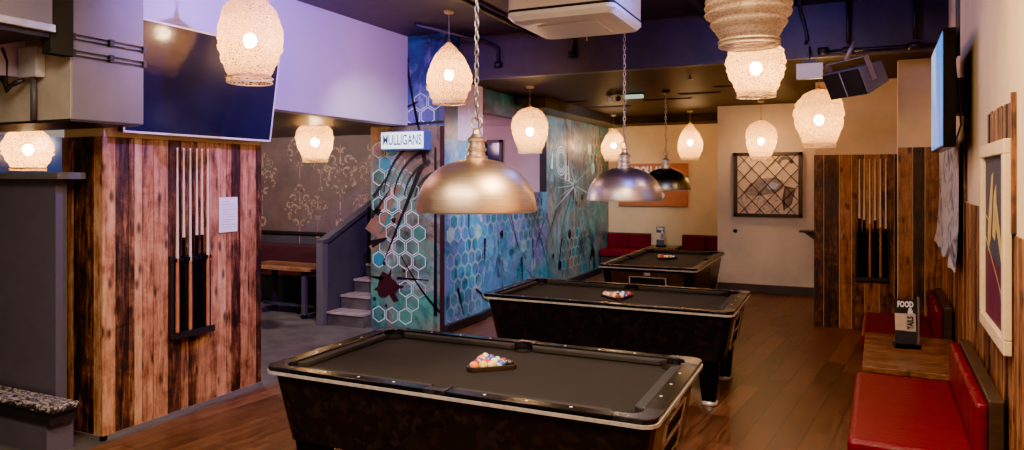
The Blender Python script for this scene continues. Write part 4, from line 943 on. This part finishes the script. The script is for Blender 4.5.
# ------------------------------------------------------------------ pictures and signs
def orange_sign():
    x0, x1, z0, z1 = -4.05, -2.68, 1.29, 2.13
    t = thing('wall_sign', 'orange rectangular sign with white DOLLAR lettering on the far wall', 'sign', ((x0 + x1) / 2, 13.95, z0)); hw = (x1 - x0) / 2
    mb = MB(); mb.box(-hw, hw, -.06, 0, 0, z1 - z0); mb.build('board', M['sign_orange'], t, .005)
    mb = MB(); text_mesh(mb, 'DOLLAR', .19, lambda u, v: (-.36 + u, -.0625, .70 + v), align='LEFT', narrow=.8, bold=.012)
    text_mesh(mb, '5', .26, lambda u, v: (.18 + u, -.0625, .24 + v), bold=.01); mb.box(-.05, .42, -.063, -.0615, .405, .43); mb.build('lettering', M['white_paper'], t)
M['sign_orange'] = plain('orange_board', (.44, .13, .035), .5, var=.12)
orange_sign()
def lattice_picture():
    x0, x1, z0, z1 = -1.59, -.55, 1.22, 2.25
    t = thing('framed_picture', 'framed sepia print behind diamond lattice on the back wall', 'picture', ((x0 + x1) / 2, 12.1, z0)); w, h = (x1 - x0) / 2, z1 - z0
    mb = MB()
    for a in ((-w, w, 0, .05), (-w, w, h - .05, h), (-w, -w + .06, .0, h), (w - .06, w, 0, h)): mb.box(a[0], a[1], -.07, -.0, a[2], a[3])
    mb.build('frame', M['dark_wood'], t, .005)
    Y = -.03
    mb = MB(); mb.quad((-w + .05, Y, .04), (w - .05, Y, .04), (w - .05, Y, h - .04), (-w + .05, Y, h - .04), 0)
    rnd = random.Random(9); put = lambda s, d, z: (s, Y - d, z)
    hill = [(-.36, .40), (-.30, .50), (-.20, .56), (-.10, .61), (0, .62), (.12, .63), (.22, .58), (.24, .46), (.12, .38), (0, .36), (-.15, .33), (-.28, .34)]
    mb.add([put(x, .002, z) for x, z in hill], [tuple(range(len(hill)))], 1)
    leaf = [(.24, .10), (.36, .20), (.42, .46), (.26, .50), (.22, .30)]
    mb.add([put(x, .002, z) for x, z in leaf], [tuple(range(5))], 2)
    ribbon(mb, spiral(.27, .84, .10, .10, .1, 3.0), .06, .05, put, .003, 2)
    for k in range(150):
        x, z = rnd.uniform(-.44, .2), rnd.uniform(.06, .42); stroke(mb, (x, z), (x + rnd.uniform(-.03, .05), z + rnd.uniform(-.03, .04)), .008, .004, put, 1 if k % 3 else 2, .003)
    for k in range(12): stroke(mb, (.26 + .012 * k, .1 + .02 * k), (.28 + .01 * k, .45), .006, .004, put, 1, .004)
    stroke(mb, (.24, .5), (.22, .68), .006, .003, put, 2, .003); stroke(mb, (-.22, .93), (.05, .91), .03, .02, put, 3, .003); stroke(mb, (-.1, .5), (-.12, .85), .004, .003, put, 1, .003)
    mb.add([put(x, .004, z) for x, z in ((-.05, .52), (.05, .56), (.17, .53), (.13, .45), (.03, .43))], [(0, 1, 2, 3, 4)], 4)
    mb.build('print', [plain('sepia_paper', (.72, .60, .48), .6, var=.1, scale=12), plain('grey_wash', (.30, .26, .26), .7, var=.4, scale=20), plain('dark_wash', (.10, .085, .085), .7, var=.4, scale=20), plain('faded_red', (.52, .26, .18), .7), plain('pale_blue_wash', (.45, .50, .75), .5)], t)
    mb = MB(); W, Hh = w - .06, h - .05; step = .235
    for k in range(-6, 8):
        for sg in (1, -1):
            # line x = sg*(z - h/2) + k*step clipped to the opening
            P = []
            for i in range(81):
                z = .05 + (Hh - .05) * i / 80; x = sg * (z - h / 2) * .9 + k * step
                if -W <= x <= W: P.append((x, -.055, z))
            if len(P) > 1: mb.tube([P[0], P[-1]], .006, 5)
    mb.build('lattice', M['black_paint'], t)
lattice_picture()
def right_poster():
    t = rwthing('framed_poster', 'cream-framed dark poster with yellow shapes on the right wall', 'poster', 3.96, -.013, 1.0); Wd, Ht = .91, 1.01
    mb = MB()
    for a in ((0, Wd, 0, .07), (0, Wd, Ht - .07, Ht), (0, .07, .07, Ht - .07), (Wd - .07, Wd, .07, Ht - .07)): mb.box(-.035, 0, a[0], a[1], a[2], a[3])
    mb.build('frame', M['cream_frame'], t, .006)
    mb = MB(); X = -.012; put = lambda s, d, z: (X - d, Wd - s, z)     # s runs from the far (left in view) edge towards the camera
    mb.quad(put(.06, 0, .06), put(Wd - .06, 0, .06), put(Wd - .06, 0, Ht - .06), put(.06, 0, Ht - .06), 0)
    mb.quad(put(.06, .001, .06), put(Wd - .06, .001, .06), put(Wd - .06, .001, .36), put(.06, .001, .44), 1)
    for pts in ([(.20, .42), (.30, .50), (.36, .70), (.40, .86), (.33, .84), (.24, .68), (.18, .52)], [(.36, .52), (.46, .50), (.52, .62), (.50, .80), (.42, .74)], [(.46, .60), (.56, .52), (.72, .36), (.80, .26), (.76, .38), (.62, .58), (.52, .70)]):
        mb.add([put(x, .002, z) for x, z in pts], [tuple(range(len(pts)))], 2)
    stroke(mb, (.1, .50), (.78, .22), .012, .012, put, 2, .003); stroke(mb, (.12, .62), (.30, .58), .012, .006, put, 2, .003); stroke(mb, (.6, .3), (.8, .12), .012, .012, put, 3, .003)
    mb.build('print', [plain('slate_print', (.05, .05, .075), .6, var=.2, spec=.15), plain('plum_print', (.09, .014, .04), .6, var=.2, spec=.15), plain('yellow_print', (.62, .42, .12), .4, var=.15), plain('grey_print', (.2, .2, .26), .4)], t)
right_poster()
def paper_graphic():
    t = rwthing('torn_paper_poster', 'torn white paper poster with grey ink blots under the right television', 'poster', 6.10, -.03, 0)
    mb = MB(); n = 18; rows = 14; rnd = random.Random(3); P = []
    for j in range(rows + 1):
        for i in range(n + 1):
            s = 2.0 * i / n; k = j / rows; zb = 1.15 + .06 * (s / 2.0) + .03 * rnd.uniform(-1, 1) * (j == 0); z = zb + (2.12 - zb) * k
            P.append((-.012 - .035 * (1 - k) ** 3 * (1 + .5 * sin(s * 7)) - .006 * sin(s * 9 + z * 4), s, z))
    mb.add(P, [(j * (n + 1) + i, j * (n + 1) + i + 1, (j + 1) * (n + 1) + i + 1, (j + 1) * (n + 1) + i) for j in range(rows) for i in range(n)], 0, True)
    m, nt, out = new_mat('inked_paper'); p = N(nt, 'BsdfPrincipled'); L(nt, p.outputs[0], out.inputs[0])
    f = noise_n(nt, coords(nt, (1, 1.0, 1.3)), 3.0, 6, .7, 1.2); g = noise_n(nt, coords(nt, (1, 6, 1)), 6, 4, .7)
    c = ramp(nt, f, [(.36, (.03, .03, .035)), (.43, (.22, .21, .22)), (.50, (.56, .50, .46)), (.7, (.66, .60, .54))]); c = mixc(nt, math_n(nt, 'MULTIPLY', ramp(nt, g, [(.55, (0, 0, 0)), (.65, (1, 1, 1))]), .35), c, (.3, .28, .28))
    L(nt, c, p.inputs['Base Color']); p.inputs['Roughness'].default_value = .7
    mb.build('sheet', m, t)
paper_graphic()

# ------------------------------------------------------------------ benches, low tables, menus
def bench(label, length, place, group='red leather benches'):
    """seat faces -x, back along +x, y runs 0..length"""
    t = place('leather_bench', label, 'bench'); D = .68
    mb = MB(); mb.box(-D + .05, -.07, .02, length - .02, 0, .33); mb.build('base', M['dark_wood'], t)
    mb = MB(); mb.box(-D, -.10, 0, length, .33, .47); mb.build('seat', M['red_leather'], t, .035, 4)
    mb = MB(); n = max(2, int(length / .3)); w = length / n
    for k in range(n): mb.box(-.118, -.060, k * w + .001, (k + 1) * w - .001, .46, .735)
    mb.build('backrest', M['red_leather'], t, .022, 3)
    mb = MB(); mb.box(-.062, 0, -.005, length + .005, 0, .755); mb.build('back_frame', M['dark_wood'], t, .005)
    for y in (.06, length - .06): mb = MB(); mb.box(-D + .06, -D + .12, y - .03, y + .03, 0, .001 + .33); mb.build('leg', M['dark_wood'], t)
    return t
bench('red leather bench nearest the camera, below the cream-framed poster', 1.50, lambda n, l, c: rwthing(n, l, c, 4.08, -.028, 0, 'red leather benches by the walls'))
bench('red leather bench on the right wall, beyond the low plank table', 1.25, lambda n, l, c: rwthing(n, l, c, 6.88, -.028, 0, 'red leather benches by the walls'))
def wall_bench(x, lab, ln): bench(lab, ln, lambda n, l, c: thing(n, l, c, (x, 13.93, 0), pi / 2, 'red leather benches by the walls'))
wall_bench(-3.40, 'red leather bench at the far wall, left of the small dark table', .86)
wall_bench(-1.90, 'red leather bench at the far wall, right of the small dark table', .88)
def low_table(place, lab, w, l):
    t = place('low_table', lab, 'table')
    mb = MB(); k = 0; y = 0
    nb = max(3, int(l / .16))
    for k in range(nb): mb.col = .42 + .2 * random.random(); mb.box(-w, 0, l * k / nb + .001, l * (k + 1) / nb - .001, .46, .50)
    mb.build('tabletop', M['wood_table'], t, .004)
    mb = MB(); mb.box(-w + .03, -.03, .03, l - .03, 0, .46); mb.build('box_base', M['wood_table'], t)
low_table(lambda n, l, c: rwthing(n, l, c, 5.60, -.029), 'low rustic plank table between the two right-hand benches', .64, 1.26)
low_table(lambda n, l, c: thing(n, l, c, (-3.38, 13.9, 0), pi / 2), 'small dark wooden table between the two far benches', .62, -.0 + .01) if False else None
t = thing('low_table', 'small dark wooden table between the two far benches', 'table', (-3.08, 13.6, 0))
mb = MB(); mb.box(-.29, .29, -.36, .28, .50, .54); mb.build('tabletop', M['wood_table'], t, .004)
for x in (-.24, .24):
    for y in (-.3, .22): mb = MB(); mb.box(x - .025, x + .025, y - .025, y + .025, 0, .50); mb.build('leg', M['dark_wood'], t)
def menu(loc, rz, lab, far=False):
    t = thing('menu_stand', lab, 'menu holder', loc, rz, 'menu stands on the low tables')
    mb = MB(); mb.box(-.085, .10, -.045, .045, 0, .03); mb.build('base', M['black_gloss'], t, .004)
    Tt = lambda p: (p[0], p[1] + (p[2] - .03) * .10, p[2])
    mb = MB(Tt); mb.box(-.075, .075, -.012, .008, .03, .375, 0); mb.box(-.0745, -.0, -.0135, -.012, .135, .265, 1); mb.box(-.0, .07, -.0135, -.012, .13, .2651, 2); mb.box(-.0745, .07, -.0135, -.012, .035, .13, 3); mb.build('card', [M['menu_black'], M['menu_tan'], M['menu_grey'], M['menu_slate']], t)
    mb = MB(Tt)
    text_mesh(mb, 'FOOD', .060, lambda u, v: (u, -.0145, .335 + v), narrow=.66, bold=.003)
    text_mesh(mb, '&', .06, lambda u, v: (.035 + u, -.0145, .285 + v), bold=.002)
    mb.build('white_lettering', M['white_paper'], t)
    mb = MB(Tt); text_mesh(mb, 'TAILS', .058, lambda u, v: (.035 - v, -.0147, .195 + u), narrow=.70, bold=.003); mb.build('dark_lettering', M['menu_black'], t)
    mb = MB(); mb.box(.084, .09, -.02, .03, .03, .40); mb.build('acrylic_edge', M['steel'], t)
M['menu_black'] = plain('menu_black', (.018, .016, .015), .4); M['menu_tan'] = plain('menu_tan', (.62, .42, .30), .5); M['menu_grey'] = plain('menu_grey', (.45, .36, .30), .5); M['menu_slate'] = plain('menu_slate', (.02, .024, .03), .4)
menu((.46, 6.38, .50), radians(8), 'black FOOD menu stand on the low plank table by the right wall')
menu((-3.12, 13.5, .54), radians(12), 'dark menu stand on the small far table under the orange sign')
# small shelf on the clad wall, hook plate on the back wall
t = thing('drink_shelf', 'small dark drink shelf on the edge of the far clad wall', 'shelf', (-.312, 9.75, 1.12))
mb = MB(); mb.box(-.17, 0, -.08, .12, .03, .055); mb.build('board', M['dark_wood'], t, .003)
mb = MB(lambda p: (p[0], p[2], p[1])); mb.prism([(0, -.06), (0, .03), (-.12, .03)], -.01, .01); mb.build('bracket', M['black_paint'], t)
t = thing('wall_socket', 'small black round cue hook on the back wall below the framed picture', 'hook', (-1.57, 12.1, .98))
mb = MB(lambda p: (p[0], -p[2], p[1])); mb.lathe([(.001, 0), (.035, 0), (.03, .02), (.015, .05), (.022, .06), (.001, .064)], n=14); mb.build('knob', M['black_paint'], t)

# ------------------------------------------------------------------ lights
def point(x, y, z, c, w, r=.1):
    l = bpy.data.lights.new('lamp', 'POINT'); l.color = c; l.energy = w; l.shadow_soft_size = r
    o = bpy.data.objects.new('lamp', l); COL.objects.link(o); o.location = (x, y, z); return o
def area(x, y, z, sx, sy, c, w, rot=(0, 0, 0)):
    l = bpy.data.lights.new('fill_light', 'AREA'); l.shape = 'RECTANGLE'; l.size = sx; l.size_y = sy; l.color = c; l.energy = w
    o = bpy.data.objects.new('fill_light', l); COL.objects.link(o); o.location = (x, y, z); o.rotation_euler = rot; return o
WARM = (1, .76, .52); PURP = (.34, .20, 1.0); BLUE = (.12, .18, 1.0)
area(-2.0, 1.0, 3.45, 2.5, 1.2, (1, .80, .60), 165)  # added fill above the view, lifts the whole room
area(-.5, 3.0, 3.48, .8, .8, (1, .70, .40), 135)  # added warm fill above the view, brightens the right wall
point(-1.1, 5.2, 3.36, BLUE, 34)
point(-.3, 6.4, 3.48, BLUE, 8, .05)
point(-5.6, 9.6, 2.4, (1, .55, .75), 16)
point(-7.6, 6.4, 2.3, (1, .80, .70), 120)  # added fill hidden behind the column, brightens the wallpapered bay
def spot(x, y, z, tx, ty, tz, c, w, ang=70):
    l = bpy.data.lights.new('spot_lamp', 'SPOT'); l.color = c; l.energy = w; l.spot_size = radians(ang); l.spot_blend = .8; l.shadow_soft_size = .03
    o = bpy.data.objects.new('spot_lamp', l); COL.objects.link(o); o.location = (x, y, z); o.rotation_euler = (Vector((tx, ty, tz)) - Vector((x, y, z))).to_track_quat('-Z', 'Y').to_euler()
spot(-2.7, 4.0, 3.42, -4.8, 5.2, 2.75, PURP, 420, 125)
spot(-2.6, 10.0, 2.93, -4.28, 11.8, 1.7, (.78, .88, 1), 210, 80)
spot(-3.0, 6.3, 3.45, -4.25, 9.2, .9, (.72, .78, 1), 620, 48)
spot(-3.6, 5.2, 3.48, -4.85, 7.3, 1.3, (.85, .9, 1), 160, 60)
w = bpy.data.worlds.new('World'); SC.world = w; w.use_nodes = True
bg = w.node_tree.nodes['Background']; bg.inputs[0].default_value = (.85, .66, .50, 1); bg.inputs[1].default_value = .30

# ------------------------------------------------------------------ camera
cam = bpy.data.cameras.new('camera'); co = bpy.data.objects.new('camera', cam); COL.objects.link(co)
co.location = (0, 0, H); co.rotation_euler = (pi / 2, 0, .432)
cam.sensor_fit = 'HORIZONTAL'; cam.sensor_width = 36; cam.lens = 714 / 1024 * 36; cam.shift_y = (179.3 - 225) / 1024; cam.clip_start = .05
SC.camera = co
SC.view_settings.view_transform = 'AgX'
try: SC.view_settings.look = 'AgX - Punchy'
except Exception: pass
SC.view_settings.exposure = 1.25
